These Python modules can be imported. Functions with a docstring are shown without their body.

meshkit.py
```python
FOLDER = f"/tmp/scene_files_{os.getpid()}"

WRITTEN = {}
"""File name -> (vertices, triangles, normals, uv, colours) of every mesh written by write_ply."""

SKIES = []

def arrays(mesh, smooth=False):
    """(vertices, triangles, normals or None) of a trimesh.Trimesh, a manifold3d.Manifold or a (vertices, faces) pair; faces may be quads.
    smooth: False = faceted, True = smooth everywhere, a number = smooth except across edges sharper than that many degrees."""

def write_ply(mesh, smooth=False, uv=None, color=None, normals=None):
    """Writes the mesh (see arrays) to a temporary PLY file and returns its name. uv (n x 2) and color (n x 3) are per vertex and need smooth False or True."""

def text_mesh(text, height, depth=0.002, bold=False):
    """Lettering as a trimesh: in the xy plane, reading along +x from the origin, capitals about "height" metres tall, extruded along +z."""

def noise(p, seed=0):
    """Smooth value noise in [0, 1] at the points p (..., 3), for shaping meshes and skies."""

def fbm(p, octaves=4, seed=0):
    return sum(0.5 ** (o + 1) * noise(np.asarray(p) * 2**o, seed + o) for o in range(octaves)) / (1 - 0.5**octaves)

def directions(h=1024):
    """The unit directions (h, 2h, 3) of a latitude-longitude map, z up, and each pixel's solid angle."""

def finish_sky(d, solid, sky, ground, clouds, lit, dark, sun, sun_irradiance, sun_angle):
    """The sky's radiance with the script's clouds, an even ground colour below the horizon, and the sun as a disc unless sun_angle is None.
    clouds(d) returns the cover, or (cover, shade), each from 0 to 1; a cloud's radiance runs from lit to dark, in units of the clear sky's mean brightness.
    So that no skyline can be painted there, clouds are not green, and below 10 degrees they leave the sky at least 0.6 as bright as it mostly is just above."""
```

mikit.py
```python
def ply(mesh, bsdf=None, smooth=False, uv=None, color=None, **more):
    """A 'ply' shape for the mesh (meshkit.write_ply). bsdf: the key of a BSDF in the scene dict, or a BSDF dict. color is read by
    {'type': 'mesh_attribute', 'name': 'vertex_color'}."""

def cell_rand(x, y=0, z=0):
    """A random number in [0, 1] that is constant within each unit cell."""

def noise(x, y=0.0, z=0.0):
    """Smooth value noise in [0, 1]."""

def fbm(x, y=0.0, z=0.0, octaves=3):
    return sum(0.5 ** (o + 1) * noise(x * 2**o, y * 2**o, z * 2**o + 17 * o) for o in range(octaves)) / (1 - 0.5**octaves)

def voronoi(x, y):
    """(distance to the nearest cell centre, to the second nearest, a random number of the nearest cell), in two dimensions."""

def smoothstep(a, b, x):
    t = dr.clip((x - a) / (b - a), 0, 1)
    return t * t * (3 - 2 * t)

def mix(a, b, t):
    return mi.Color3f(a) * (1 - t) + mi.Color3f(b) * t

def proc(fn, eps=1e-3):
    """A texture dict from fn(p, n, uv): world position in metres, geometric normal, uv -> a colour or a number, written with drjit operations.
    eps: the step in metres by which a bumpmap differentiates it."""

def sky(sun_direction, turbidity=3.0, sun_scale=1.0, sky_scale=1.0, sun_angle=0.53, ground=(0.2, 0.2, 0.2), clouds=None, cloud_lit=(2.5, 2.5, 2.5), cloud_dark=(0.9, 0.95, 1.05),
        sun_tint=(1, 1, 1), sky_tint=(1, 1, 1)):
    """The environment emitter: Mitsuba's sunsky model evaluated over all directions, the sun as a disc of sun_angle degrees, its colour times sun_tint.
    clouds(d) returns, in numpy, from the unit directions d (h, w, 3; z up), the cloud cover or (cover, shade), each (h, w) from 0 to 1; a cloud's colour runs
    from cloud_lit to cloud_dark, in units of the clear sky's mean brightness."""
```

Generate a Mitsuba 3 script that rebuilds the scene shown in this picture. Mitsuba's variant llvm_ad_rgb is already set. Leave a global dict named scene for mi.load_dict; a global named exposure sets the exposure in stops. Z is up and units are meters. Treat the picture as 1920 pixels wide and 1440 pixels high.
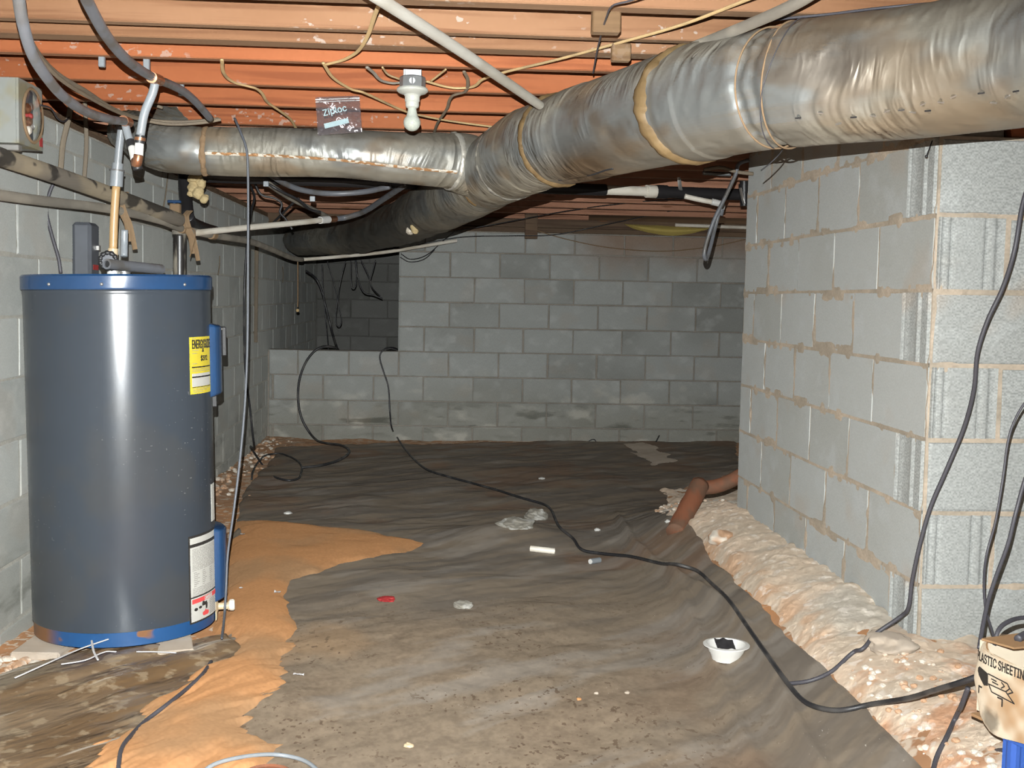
import math, random
import numpy as np, trimesh, shapely
import shapely.geometry as sg
import drjit as dr
import mitsuba as mi
import mikit, meshkit
from mikit import noise, fbm, voronoi, cell_rand, smoothstep, mix

# ------------------------------------------------------------------ camera, light, exposure
F, CX, CY = 2200.0, 960.0, 720.0
CAM = np.array([0.0, 0.0, 1.17])
VPX, VPY, ROLL = 830.0, 555.0, 0.02
_n = lambda v: np.asarray(v, float) / np.linalg.norm(v)
_d = _n([VPX - CX, VPY - CY, F])                      # world +Y in (right, down, forward)
# point at infinity of world +X: on the horizon, perpendicular to _d
_t = -(_d @ np.array([VPX - CX, VPY - CY, F])) / (_d @ np.array([1, ROLL, 0]))
_x = _n(np.array([VPX - CX, VPY - CY, F]) + _t * np.array([1, ROLL, 0]))
if _x[0] < 0: _x = -_x
_z = np.cross(_x, _d)                                  # (right, down, fwd): x cross y
if _z[1] > 0: _z = -_z
R2W = np.stack([_x, _d, _z])                           # rows: world axes in camera coords -> world = R2W @ cam
right, down, fwd = R2W @ [1, 0, 0], R2W @ [0, 1, 0], R2W @ [0, 0, 1]
M = np.eye(4); M[:3, 0], M[:3, 1], M[:3, 2], M[:3, 3] = -right, -down, fwd, CAM
scene, labels = {}, {}
scene['camera'] = {'type': 'perspective', 'fov': math.degrees(2 * math.atan(960 / F)), 'fov_axis': 'x', 'near_clip': 0.05, 'far_clip': 60.0,
                   'to_world': mi.ScalarTransform4f(M.tolist())}
# the camera's own flash, just above the lens, with the narrow beam of a compact's flash
FL = CAM - 0.075 * down - 0.012 * right
TG = CAM + fwd * 5 + down * 0.35 - right * 0.60
scene['flash'] = {'type': 'spot', 'cutoff_angle': 46.0, 'beam_width': 4.0, 'intensity': {'type': 'rgb', 'value': [160.0, 164.0, 162.0]},
                  'to_world': mi.ScalarTransform4f().look_at(origin=FL.tolist(), target=TG.tolist(), up=[0, 0, 1])}
# dim light of the open basement behind the photographer
scene['ambient'] = {'type': 'constant', 'radiance': {'type': 'rgb', 'value': [0.26, 0.26, 0.25]}}
exposure = 0.0

# ------------------------------------------------------------------ placing
def ray(px, py): return R2W @ np.array([px - CX, py - CY, F])
def P(px, py, Y): r = ray(px, py); return CAM + r * (Y / r[1])
def PX(px, py, X): r = ray(px, py); return CAM + r * (X / r[0])
def PZ(px, py, z): r = ray(px, py); return CAM + r * ((z - CAM[2]) / r[2])
def ss(a, b, x): t = np.clip((x - a) / (b - a), 0, 1); return t * t * (3 - 2 * t)
def nz(x, y, z=0.0, s=1.0, seed=0, o=3):
    p = np.stack(np.broadcast_arrays(np.asarray(x, float), y, z), -1) * s
    return meshkit.fbm(p, o, seed)
XL, XR, YP, YPB, YB, YR = -1.41, 1.327, 3.12, 5.12, 9.60, 13.2      # left wall, pillar side, pillar front, pillar rear, back wall, recess wall
ZJ = 1.815                                                         # underside of the joists
def zfloor(x, y):
    x, y = np.asarray(x, float), np.asarray(y, float)
    berm = 0.235 * ss(0.72, 1.30, x) * (1 - ss(5.0, 6.6, y))
    z = 0.012 + berm + 0.05 * (nz(x, y, 0, 1.1, 3) - 0.5) * (1 - ss(1.0, 1.3, x)) + 0.02 * (nz(x, y, 0, 5, 4) - .5)
    z = z - 0.02 * ss(5, 9, y)
    return np.where(y > 9.85, 0.42, z)
def FP(px, py, up=0.0):
    z = 0.0
    for _ in range(25):
        p = PZ(px, py, z + up); z = 0.5 * z + 0.5 * float(zfloor(p[0], p[1]))
    return PZ(px, py, z + up)
def CP(px, py, drop=0.008): return PZ(px, py, ZJ - drop)

# ------------------------------------------------------------------ scene helpers
used = {}
def numbered(name):
    n = used.get(name, 0); used[name] = n + 1
    return name if n == 0 else f"{name}_{n:03d}"
def put(key, mesh, mat, smooth=False, uv=None, **k):
    scene[key] = mikit.ply(mesh, 'mat_' + mat, smooth=smooth, uv=uv, **k); return key
def tag(key, label=None, cat=None, group=None, kind=None):
    d = labels.setdefault(key, {})
    for a, b in (('label', label), ('category', cat), ('group', group), ('kind', kind)):
        if b: d[a] = b
    return key
def thing(name, label, cat, group=None): return tag(numbered(name), label, cat, group)
def part(parent, name, mesh, mat, smooth=False, label=None, uv=None, kind=None):
    key = put(numbered(parent + '__' + name), mesh, mat, smooth, uv)
    if label or kind: tag(key, label, kind=kind)
    return key
def single(name, mesh, mat, label, cat, group=None, smooth=30, kind=None):
    key = put(numbered(name), mesh, mat, smooth); return tag(key, label, cat, group, kind)
cat_ = trimesh.util.concatenate
def TM(v, f):
    f = np.asarray(f)
    if f.shape[1] == 4: f = np.vstack([f[:, [0, 1, 2]], f[:, [0, 2, 3]]])
    return trimesh.Trimesh(np.asarray(v, float), f, process=False)
def box(x0, x1, y0, y1, z0, z1, c=0.0):
    if c <= 0:
        m = trimesh.creation.box(extents=[x1 - x0, y1 - y0, z1 - z0]); m.apply_translation([(x0 + x1) / 2, (y0 + y1) / 2, (z0 + z1) / 2]); return m
    pts = []
    for sx in (0, 1):
        for sy in (0, 1):
            for sz in (0, 1):
                X, Y, Z = (x0, x1)[sx], (y0, y1)[sy], (z0, z1)[sz]; dx, dy, dz = (c, -c)[sx], (c, -c)[sy], (c, -c)[sz]
                pts += [[X + dx, Y + dy, Z], [X + dx, Y, Z + dz], [X, Y + dy, Z + dz]]
    return trimesh.convex.convex_hull(np.array(pts))
def spline(pts, n=6):
    p = np.asarray(pts, float)
    if len(p) < 3: return np.linspace(p[0], p[-1], n * (len(p) - 1) + 1) if len(p) == 2 else p
    q = np.vstack([2 * p[0] - p[1], p, 2 * p[-1] - p[-2]]); out = []
    for i in range(1, len(q) - 2):
        a, b, c, d = q[i - 1], q[i], q[i + 1], q[i + 2]
        # keep uneven spacing from overshooting
        h = np.linalg.norm(c - b); m1 = (c - a) / (np.linalg.norm(c - a) + 1e-9) * h; m2 = (d - b) / (np.linalg.norm(d - b) + 1e-9) * h
        t = np.linspace(0, 1, n, endpoint=False)[:, None]
        out.append((2*t**3 - 3*t**2 + 1) * b + (t**3 - 2*t**2 + t) * m1 + (-2*t**3 + 3*t**2) * c + (t**3 - t**2) * m2)
    return np.vstack(out + [p[-1:]])
def frames(c):
    t = np.gradient(c, axis=0); t /= np.linalg.norm(t, axis=1, keepdims=True) + 1e-12
    a = np.zeros_like(c); v = np.cross(t[0], [0, 0, 1.0] if abs(t[0, 2]) < 0.9 else [0, 1.0, 0]); a[0] = _n(v)
    for i in range(1, len(c)):
        w = a[i - 1] - t[i] * (a[i - 1] @ t[i]); a[i] = _n(w)
    return t, a, np.cross(t, a)
def sweep(c, r, sides=8, disp=None, cap=True, flat=None):
    """c: centre line; r: radius or radii; disp(s, theta) adds to the radius; flat=(half width, half height)"""
    c = np.asarray(c, float); t, a, b = frames(c); r = np.broadcast_to(np.asarray(r, float), (len(c),))
    th = np.arange(sides) * 2 * np.pi / sides
    s = np.concatenate([[0], np.cumsum(np.linalg.norm(np.diff(c, axis=0), axis=1))])
    rr = np.repeat(r[:, None], sides, 1)
    if disp is not None: rr = rr + disp(s[:, None], th[None, :])
    if flat is not None:
        v = c[:, None] + (flat[0] * np.cos(th))[None, :, None] * a[:, None] + (flat[1] * np.sin(th))[None, :, None] * b[:, None]
    else:
        v = c[:, None] + (rr * np.cos(th))[..., None] * a[:, None] + (rr * np.sin(th))[..., None] * b[:, None]
    i, j = np.meshgrid(np.arange(len(c) - 1), np.arange(sides), indexing='ij')
    q = np.stack([i * sides + j, i * sides + (j + 1) % sides, (i + 1) * sides + (j + 1) % sides, (i + 1) * sides + j], -1).reshape(-1, 4)
    v = v.reshape(-1, 3); f = np.vstack([q[:, [0, 1, 2]], q[:, [0, 2, 3]]])
    if cap:
        n = len(v); v = np.vstack([v, c[:1], c[-1:]]); k = np.arange(sides); e = (len(c) - 1) * sides
        f = np.vstack([f, np.stack([k * 0 + n, (k + 1) % sides, k], 1), np.stack([k * 0 + n + 1, e + k, e + (k + 1) % sides], 1)])
    m = trimesh.Trimesh(v, f, process=False)
    m.invert() if m.volume < 0 else None
    return m
def tube(pts, r, sides=8, n=6, **k): return sweep(spline(pts, n), r, sides, **k)
def lathe(prof, sides=48):
    """profile (radius, z) turned about z"""
    p = np.asarray(prof, float); th = np.arange(sides) * 2 * np.pi / sides
    v = np.stack([p[:, :1] * np.cos(th), p[:, :1] * np.sin(th), np.repeat(p[:, 1:], sides, 1)], -1).reshape(-1, 3)
    i, j = np.meshgrid(np.arange(len(p) - 1), np.arange(sides), indexing='ij')
    q = np.stack([i * sides + j, i * sides + (j + 1) % sides, (i + 1) * sides + (j + 1) % sides, (i + 1) * sides + j], -1).reshape(-1, 4)
    m = TM(v, q); m.merge_vertices(); return m
def moved(m, mat4): m = m.copy(); m.apply_transform(mat4); return m
def axes(o, x, y, z):
    A = np.eye(4); A[:3, 0], A[:3, 1], A[:3, 2], A[:3, 3] = x, y, z, o; return A
def along(o, d):
    """frame whose z runs along d"""
    z = _n(d); x = _n(np.cross([0, 1, 0] if abs(z[1]) < 0.9 else [1, 0, 0], z)); return axes(o, x, np.cross(z, x), z)
def rot(axis, ang, o=(0, 0, 0)): return trimesh.transformations.rotation_matrix(ang, axis, o)
def grid(xs, ys, fz):
    X, Y = np.meshgrid(xs, ys, indexing='ij'); Z = fz(X, Y); n, m = X.shape
    i, j = np.meshgrid(np.arange(n - 1), np.arange(m - 1), indexing='ij')
    q = np.stack([i * m + j, (i + 1) * m + j, (i + 1) * m + j + 1, i * m + j + 1], -1).reshape(-1, 4)
    return np.stack([X, Y, Z], -1).reshape(-1, 3), q
def rock(r, seed, squash=0.7, sub=2, amp=0.5):
    m = trimesh.creation.icosphere(subdivisions=sub, radius=1.0); v = m.vertices
    k = 1 + amp * (meshkit.fbm(v * 1.7 + seed * 7.1, 3, seed) - 0.5) * 2
    return TM(v * k[:, None] * r * np.array([1, 1, squash]), m.faces)

# ------------------------------------------------------------------ materials
def rgb(r, g, b):
    l = lambda c: (c / 255 / 12.92) if c < 10.3 else ((c / 255 + 0.055) / 1.055) ** 2.4
    return [l(r), l(g), l(b)]
def pr(name, color, rough=0.5, metal=0.0, spec=0.5, coat=0.0, bump=None, two=True, **k):
    if isinstance(color, (list, tuple)): color = {'type': 'rgb', 'value': list(color)}
    d = {'type': 'principled', 'base_color': color, 'roughness': rough, 'specular': spec, **k}
    if not isinstance(metal, float) or metal > 0: d['metallic'] = metal
    if coat: d.update(clearcoat=coat, clearcoat_gloss=0.9)
    if bump: d = {'type': 'bumpmap', 'arbitrary': mikit.proc(bump[0], bump[2] if len(bump) > 2 else 1e-3), 'scale': bump[1], 'bsdf': d}
    scene['mat_' + name] = {'type': 'twosided', 'bsdf': d} if two else d
    return name
C3 = mi.Color3f
def block_fn(base, dark, light, speck=0.06, stain=0.0, rust=0.0, high=0.0):
    def fn(p, n, uv):
        tone = uv.x
        big = fbm(p.x * 2.3 + uv.y * 9, p.y * 2.3, p.z * 2.3, 4)
        mid = fbm(p.x * 11, p.y * 11 + uv.y * 5, p.z * 11, 3)
        fine = noise(p.x * 230, p.y * 230, p.z * 230)
        c = mix(dark, base, smoothstep(0.25, 0.62, big * 0.6 + tone * 0.55))
        c = mix(c, light, smoothstep(0.52, 0.8, mid) * 0.55)
        if stain > 0:
            low = smoothstep(0.62, 0.05, p.z + 0.35 * (fbm(p.x * 3, p.y * 3, p.z * 3, 3) - 0.5))
            c = mix(c, C3(0.17, 0.15, 0.10), low * 0.45 * stain)
            eff = smoothstep(0.55, 0.75, fbm(p.x * 6, p.y * 6, p.z * 9 + 3, 4)) * smoothstep(0.7, 0.15, p.z)
            c = mix(c, C3(0.50, 0.48, 0.42), eff * 0.6 * stain)
            mil = smoothstep(0.56, 0.72, fbm(p.x * 4 + 9, p.y * 4, p.z * 14, 4)) * smoothstep(0.42, 0.12, p.z) * smoothstep(-0.02, 0.10, p.z)
            c = mix(c, C3(0.05, 0.05, 0.035), mil * 0.7 * stain)
        if rust > 0:
            c = mix(c, C3(0.36, 0.25, 0.16), smoothstep(0.60, 0.75, fbm(p.x * 5 + 4, p.y * 5, p.z * 5, 3)) * rust)
        if high > 0:      # rusty water stain from the plate above
            k = smoothstep(1.36, 1.66, p.z + .16 * (fbm(p.x * 4, p.z * 4, 0, 4) - .5)) * smoothstep(.9, 1.35, p.x + .25 * (fbm(p.x * 2, p.z * 3, 5, 3) - .5))
            c = mix(c, C3(.22, .135, .085), k * high)
        return c * (1 + speck * 2 * (fine - 0.5))
    return mikit.proc(fn)
pr('block_left', block_fn(C3(.345, .355, .335), C3(.290, .300, .283), C3(.40, .405, .38), .07, .55, .10), .9, spec=.2)
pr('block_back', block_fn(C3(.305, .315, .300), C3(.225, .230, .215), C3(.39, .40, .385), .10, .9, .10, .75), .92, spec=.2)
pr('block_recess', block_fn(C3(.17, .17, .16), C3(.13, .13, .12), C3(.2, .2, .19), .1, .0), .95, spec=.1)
pr('block_side', block_fn(C3(.365, .375, .36), C3(.325, .33, .308), C3(.39, .405, .40), .06, 0, .20), .9, spec=.2)
pr('block_front', block_fn(C3(.290, .300, .288), C3(.250, .252, .236), C3(.36, .375, .365), .30, 0, .25), .9, spec=.2)
def mortar_fn(a, b):
    def fn(p, n, uv):
        k = fbm(p.x * 9, p.y * 9, p.z * 9, 4); f = noise(p.x * 160, p.y * 160, p.z * 160)
        return mix(a, b, smoothstep(.3, .7, k)) * (0.88 + .24 * f)
    return mikit.proc(fn)
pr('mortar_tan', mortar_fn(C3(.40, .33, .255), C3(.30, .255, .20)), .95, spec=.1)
pr('mortar_left', mortar_fn(C3(.345, .335, .295), C3(.29, .28, .25)), .95, spec=.1)
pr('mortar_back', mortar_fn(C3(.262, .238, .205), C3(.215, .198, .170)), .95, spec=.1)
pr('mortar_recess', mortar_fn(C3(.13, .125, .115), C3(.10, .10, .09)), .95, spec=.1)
def wood_fn(a, b, c, white=0.0):
    def fn(p, n, uv):
        g = fbm(p.x * 2.2 + uv.x * 31, p.z * 70 + 1.5 * fbm(p.x * 3 + uv.x * 7, p.z * 8, p.y * 8, 2), p.y * 40, 3)
        m = fbm(p.x * 1.3 + uv.y * 17, p.y * 2 + uv.x * 5, p.z * 5, 3)
        col = mix(a, b, smoothstep(.3, .7, m)); col = mix(col, c, smoothstep(.45, .72, g) * .85)
        kx, kd = p.x * 2.1 + uv.x * 50, p.z * 11 + uv.y * 9
        d1, d2, r = voronoi(kx, kd)
        col = mix(col, C3(.16, .07, .03), smoothstep(.11, .04, d1) * smoothstep(.5, .9, r) * .8)
        if white > 0:
            w = smoothstep(.50, .78, fbm(p.x * 60, p.z * 75 + uv.x * 20, p.y * 60, 3)) * smoothstep(.40, .72, fbm(p.x * 3.2 + 7, p.z * 14, p.y * 2 + uv.y * 3, 3))
            col = mix(col, C3(.34, .29, .25), smoothstep(.30, .60, w) * white * .8)
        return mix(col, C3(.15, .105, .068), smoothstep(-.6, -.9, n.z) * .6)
    return mikit.proc(fn)
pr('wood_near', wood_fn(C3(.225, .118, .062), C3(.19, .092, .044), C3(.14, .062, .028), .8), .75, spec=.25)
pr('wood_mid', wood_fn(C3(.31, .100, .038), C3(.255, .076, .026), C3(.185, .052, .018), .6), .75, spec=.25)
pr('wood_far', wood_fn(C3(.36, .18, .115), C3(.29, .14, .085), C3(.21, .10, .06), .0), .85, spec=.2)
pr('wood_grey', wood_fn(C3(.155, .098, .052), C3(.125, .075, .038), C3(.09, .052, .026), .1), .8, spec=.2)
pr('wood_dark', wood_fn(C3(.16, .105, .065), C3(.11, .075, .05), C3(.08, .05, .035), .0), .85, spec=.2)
pr('subfloor', [.22, .13, .07], .9, spec=.1)
pr('grey_pipe', mikit.proc(lambda p, n, uv: mix(C3(.105, .11, .122), C3(.085, .08, .075), smoothstep(.45, .7, fbm(p.x * 14, p.y * 14, p.z * 14, 3)))), .42, spec=.5)
pr('grey_pipe_light', mikit.proc(lambda p, n, uv: mix(C3(.20, .225, .25), C3(.17, .18, .185), fbm(p.x * 14, p.y * 14, p.z * 14, 3))), .35, spec=.5)
pr('conduit', mikit.proc(lambda p, n, uv: mix(C3(.34, .33, .295), C3(.27, .25, .21), smoothstep(.4, .7, fbm(p.x * 6, p.y * 6, p.z * 6, 3)))), .45, spec=.4)
pr('pvc_white', mikit.proc(lambda p, n, uv: mix(C3(.62, .58, .50), C3(.45, .40, .32), smoothstep(.4, .7, fbm(p.x * 8, p.y * 8, p.z * 8, 3)))), .4, spec=.5)
pr('white_plastic', [.52, .515, .49], .4)
pr('cream_pipe', mikit.proc(lambda p, n, uv: mix(C3(.38, .24, .105), C3(.34, .22, .11), fbm(p.x * 20, p.y * 20, p.z * 9, 3))), .4, spec=.5)
pr('cream_cap', [.46, .36, .23], .5)
pr('abs_black', [.018, .017, .018], .38, spec=.5)
pr('dusty_pipe', mikit.proc(lambda p, n, uv: mix(mix(C3(.16, .14, .115), C3(.27, .225, .16), smoothstep(.4, .65, fbm(p.x * 5, p.y * 5, p.z * 5, 3))), C3(.03, .027, .024), smoothstep(.53, .60, fbm(p.x * 9 + 3, p.y * 7, p.z * 9, 4)) * .9)), .75, spec=.25)
pr('dusty_grey', mikit.proc(lambda p, n, uv: mix(C3(.25, .225, .185), C3(.17, .155, .13), smoothstep(.35, .65, fbm(p.x * 7, p.y * 7, p.z * 7, 3)))), .75, spec=.25)
pr('copper', mikit.proc(lambda p, n, uv: mix(C3(.62, .30, .17), C3(.35, .16, .09), fbm(p.x * 40, p.y * 40, p.z * 40, 2))), .3, .9)
pr('steel', [.48, .47, .45], .35, .85)
pr('galvanized', mikit.proc(lambda p, n, uv: mix(C3(.33, .345, .35), C3(.23, .245, .25), fbm(p.x * 60, p.y * 60, p.z * 60, 2))), .35, .7)
pr('porcelain', [.33, .335, .30], .3, coat=.2)
pr('bulb_white', [.30, .32, .28], .15, coat=.5)
pr('cable_tan', mikit.proc(lambda p, n, uv: mix(C3(.48, .34, .17), C3(.33, .24, .13), smoothstep(.4, .7, fbm(p.x * 9, p.y * 9, p.z * 9, 3)))), .6, spec=.3)
pr('cable_dusty', mikit.proc(lambda p, n, uv: mix(C3(.20, .16, .11), C3(.12, .10, .08), fbm(p.x * 9, p.y * 9, p.z * 9, 3))), .7, spec=.2)
pr('cord_black', mikit.proc(lambda p, n, uv: mix(C3(.02, .02, .022), C3(.06, .057, .055), smoothstep(.5, .75, fbm(p.x * 12, p.y * 12, p.z * 12, 3)))), .45, spec=.5)
pr('cord_grey', mikit.proc(lambda p, n, uv: mix(C3(.062, .060, .070), C3(.042, .040, .046), fbm(p.x * 12, p.y * 12, p.z * 12, 3))), .5, spec=.4)
pr('twine', [.20, .135, .08], .9, spec=.1)
pr('foam_tan', mikit.proc(lambda p, n, uv: mix(C3(.50, .40, .22), C3(.36, .27, .14), fbm(p.x * 18, p.y * 18, p.z * 18, 3))), .8, spec=.2)
pr('mastic', mikit.proc(lambda p, n, uv: mix(C3(.155, .103, .046), C3(.075, .046, .02), fbm(p.x * 22, p.y * 22, p.z * 22, 3))), .55, spec=.4)
pr('heater_grey', mikit.proc(lambda p, n, uv: mix(mix(C3(.032, .039, .049), C3(.037, .041, .046), smoothstep(.5, .7, fbm(p.x * 7, p.y * 7, p.z * 5, 3))), C3(.16, .16, .155),
   smoothstep(.86, .92, noise(p.x * 130, p.y * 130, p.z * 130)) * smoothstep(.45, .75, fbm(p.x * 5, p.y * 5, p.z * 3 + 2, 2)) * .5)), .22, spec=.5)
pr('heater_blue', mikit.proc(lambda p, n, uv: mix(C3(.009, .042, .115), C3(.012, .036, .088), fbm(p.x * 12, p.y * 12, p.z * 12, 3))), .17, spec=.6, coat=.6)
pr('heater_rim_low', mikit.proc(lambda p, n, uv: mix(C3(.012, .055, .150), C3(.15, .07, .03), dr.maximum(smoothstep(.70, .76, fbm(p.x * 11, p.y * 11, p.z * 11, 3)), smoothstep(-1.17, -1.25, p.x)))), .4, spec=.4)
pr('black_paint', [.015, .015, .016], .45)
pr('label_yellow', [.52, .42, .035], .5)
pr('label_white', [.42, .415, .38], .5)
pr('ink_black', [.02, .018, .016], .6)
pr('ink_grey', [.26, .25, .23], .6)
pr('ink_red', [.55, .06, .06], .6)
pr('box_grey', mikit.proc(lambda p, n, uv: mix(C3(.085, .092, .108), C3(.065, .07, .078), fbm(p.x * 14, p.y * 14, p.z * 14, 3))), .5, spec=.4)
pr('box_light', mikit.proc(lambda p, n, uv: mix(C3(.205, .215, .20), C3(.20, .185, .12), smoothstep(.45, .7, fbm(p.x * 12, p.y * 12, p.z * 12, 3)))), .5, spec=.4)
SMUDGE = [float(v) for v in P(1858, 1352, 2.235)]
pr('cardboard', mikit.proc(lambda p, n, uv: mix(mix(C3(.50, .43, .325), C3(.58, .51, .40), fbm(p.x * 9, p.y * 9, p.z * 9, 3)), C3(.30, .17, .075), smoothstep(.50, .74, fbm(p.x * 15 + 3, p.y * 13, p.z * 11, 3)) * .85) * (1 - .6 * smoothstep(.035, .012, dr.sqrt(dr.square(p.y - SMUDGE[1]) + dr.square(p.z - SMUDGE[2])) + .02 * (fbm(p.y * 60, p.z * 60, 0, 3) - .5)))), .8, spec=.2)
pr('scuffed_black', mikit.proc(lambda p, n, uv: mix(C3(.018, .016, .015), C3(.22, .20, .16), smoothstep(.52, .70, fbm(p.x * 30, p.y * 30, p.z * 7, 4)))), .35, spec=.5)
pr('cardboard_brown', [.26, .155, .08], .85, spec=.2)
pr('blue_plastic', mikit.proc(lambda p, n, uv: mix(C3(.02, .10, .42), C3(.03, .08, .30), fbm(p.x * 20, p.y * 20, p.z * 3, 2))), .4, spec=.4)
pr('bowl_white', [.50, .49, .46], .45)
pr('rock_grey', mikit.proc(lambda p, n, uv: mix(C3(.20, .185, .155), C3(.32, .31, .28), smoothstep(.45, .68, fbm(p.x * 26, p.y * 26, p.z * 26, 4)))), .9, spec=.2)
pr('rubble', mikit.proc(lambda p, n, uv: mix(C3(.42, .26, .16), C3(.56, .50, .42), smoothstep(.4, .62, noise(p.x * 22, p.y * 22, p.z * 22)))), .9, spec=.2)
pr('concrete_pale', mikit.proc(lambda p, n, uv: mix(C3(.40, .345, .285), C3(.32, .26, .20), fbm(p.x * 20, p.y * 20, p.z * 20, 3))), .9, spec=.2)
pr('clay_pipe', mikit.proc(lambda p, n, uv: mix(C3(.19, .072, .038), C3(.13, .072, .046), smoothstep(.35, .65, fbm(p.x * 14, p.y * 14, p.z * 14, 3)))), .8, spec=.2)
pr('red_scrap', [.30, .03, .03], .5)
pr('bag_print', [.20, .29, .31], .5)
pr('insulation', [.42, .33, .10], .95, spec=.1)
pr('tie_white', [.52, .50, .49], .35)
scene['mat_bag_film'] = {'type': 'blendbsdf', 'weight': 0.22, 'a': {'type': 'thindielectric', 'int_ior': 1.6}, 'b': {'type': 'twosided', 'bsdf': {'type': 'principled', 'base_color': {'type': 'rgb', 'value': [.20, .175, .19]}, 'roughness': .13, 'specular': 1.0, 'metallic': .25}}}
scene['mat_glass_thin'] = {'type': 'thindielectric', 'int_ior': 1.5}
# foil of the duct jackets: dull aluminium, with brown dust and grime
SLIT = [float(v) for v in P(1105, 322, 3.36)]
def foil_dust(p): return fbm(p.x * 3.1, p.y * 3.1, p.z * 5.0, 4)
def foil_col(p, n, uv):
    d = foil_dust(p); c = mix(C3(.225, .235, .23), C3(.19, .18, .15), smoothstep(.38, .62, d))
    top = smoothstep(.0, .75, n.z)                                  # dust settles on top
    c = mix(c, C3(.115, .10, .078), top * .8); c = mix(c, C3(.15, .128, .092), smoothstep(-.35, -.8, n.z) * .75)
    br = smoothstep(.55, .7, fbm(p.x * 5 + 3, p.y * 5, p.z * 7, 4)); c = mix(c, C3(.15, .10, .055), br * .55)
    stn = dr.exp(-(dr.square((p.x - SLIT[0]) / .10) + dr.square((p.y - SLIT[1]) / .26) + dr.square((p.z - SLIT[2]) / .07))); c = mix(c, C3(.075, .045, .022), dr.clip(stn * 1.2, 0, .85))
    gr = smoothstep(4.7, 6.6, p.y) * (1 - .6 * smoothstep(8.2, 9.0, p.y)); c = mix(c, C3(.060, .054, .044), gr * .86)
    return c
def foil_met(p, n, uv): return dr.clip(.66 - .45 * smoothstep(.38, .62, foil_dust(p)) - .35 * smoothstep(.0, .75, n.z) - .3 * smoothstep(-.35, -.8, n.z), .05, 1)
def foil_bump(p, n, uv):
    k = fbm(uv.x * 30 + 1.5 * noise(uv.x * 7, uv.y * 9), uv.y * 6, 3, 3); w = 1 - dr.abs(2 * k - 1)
    return w * smoothstep(.35, .7, fbm(uv.x * 4, uv.y * 5, 1, 3)) + .5 * fbm(uv.x * 12, uv.y * 12, 5, 3)
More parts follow.
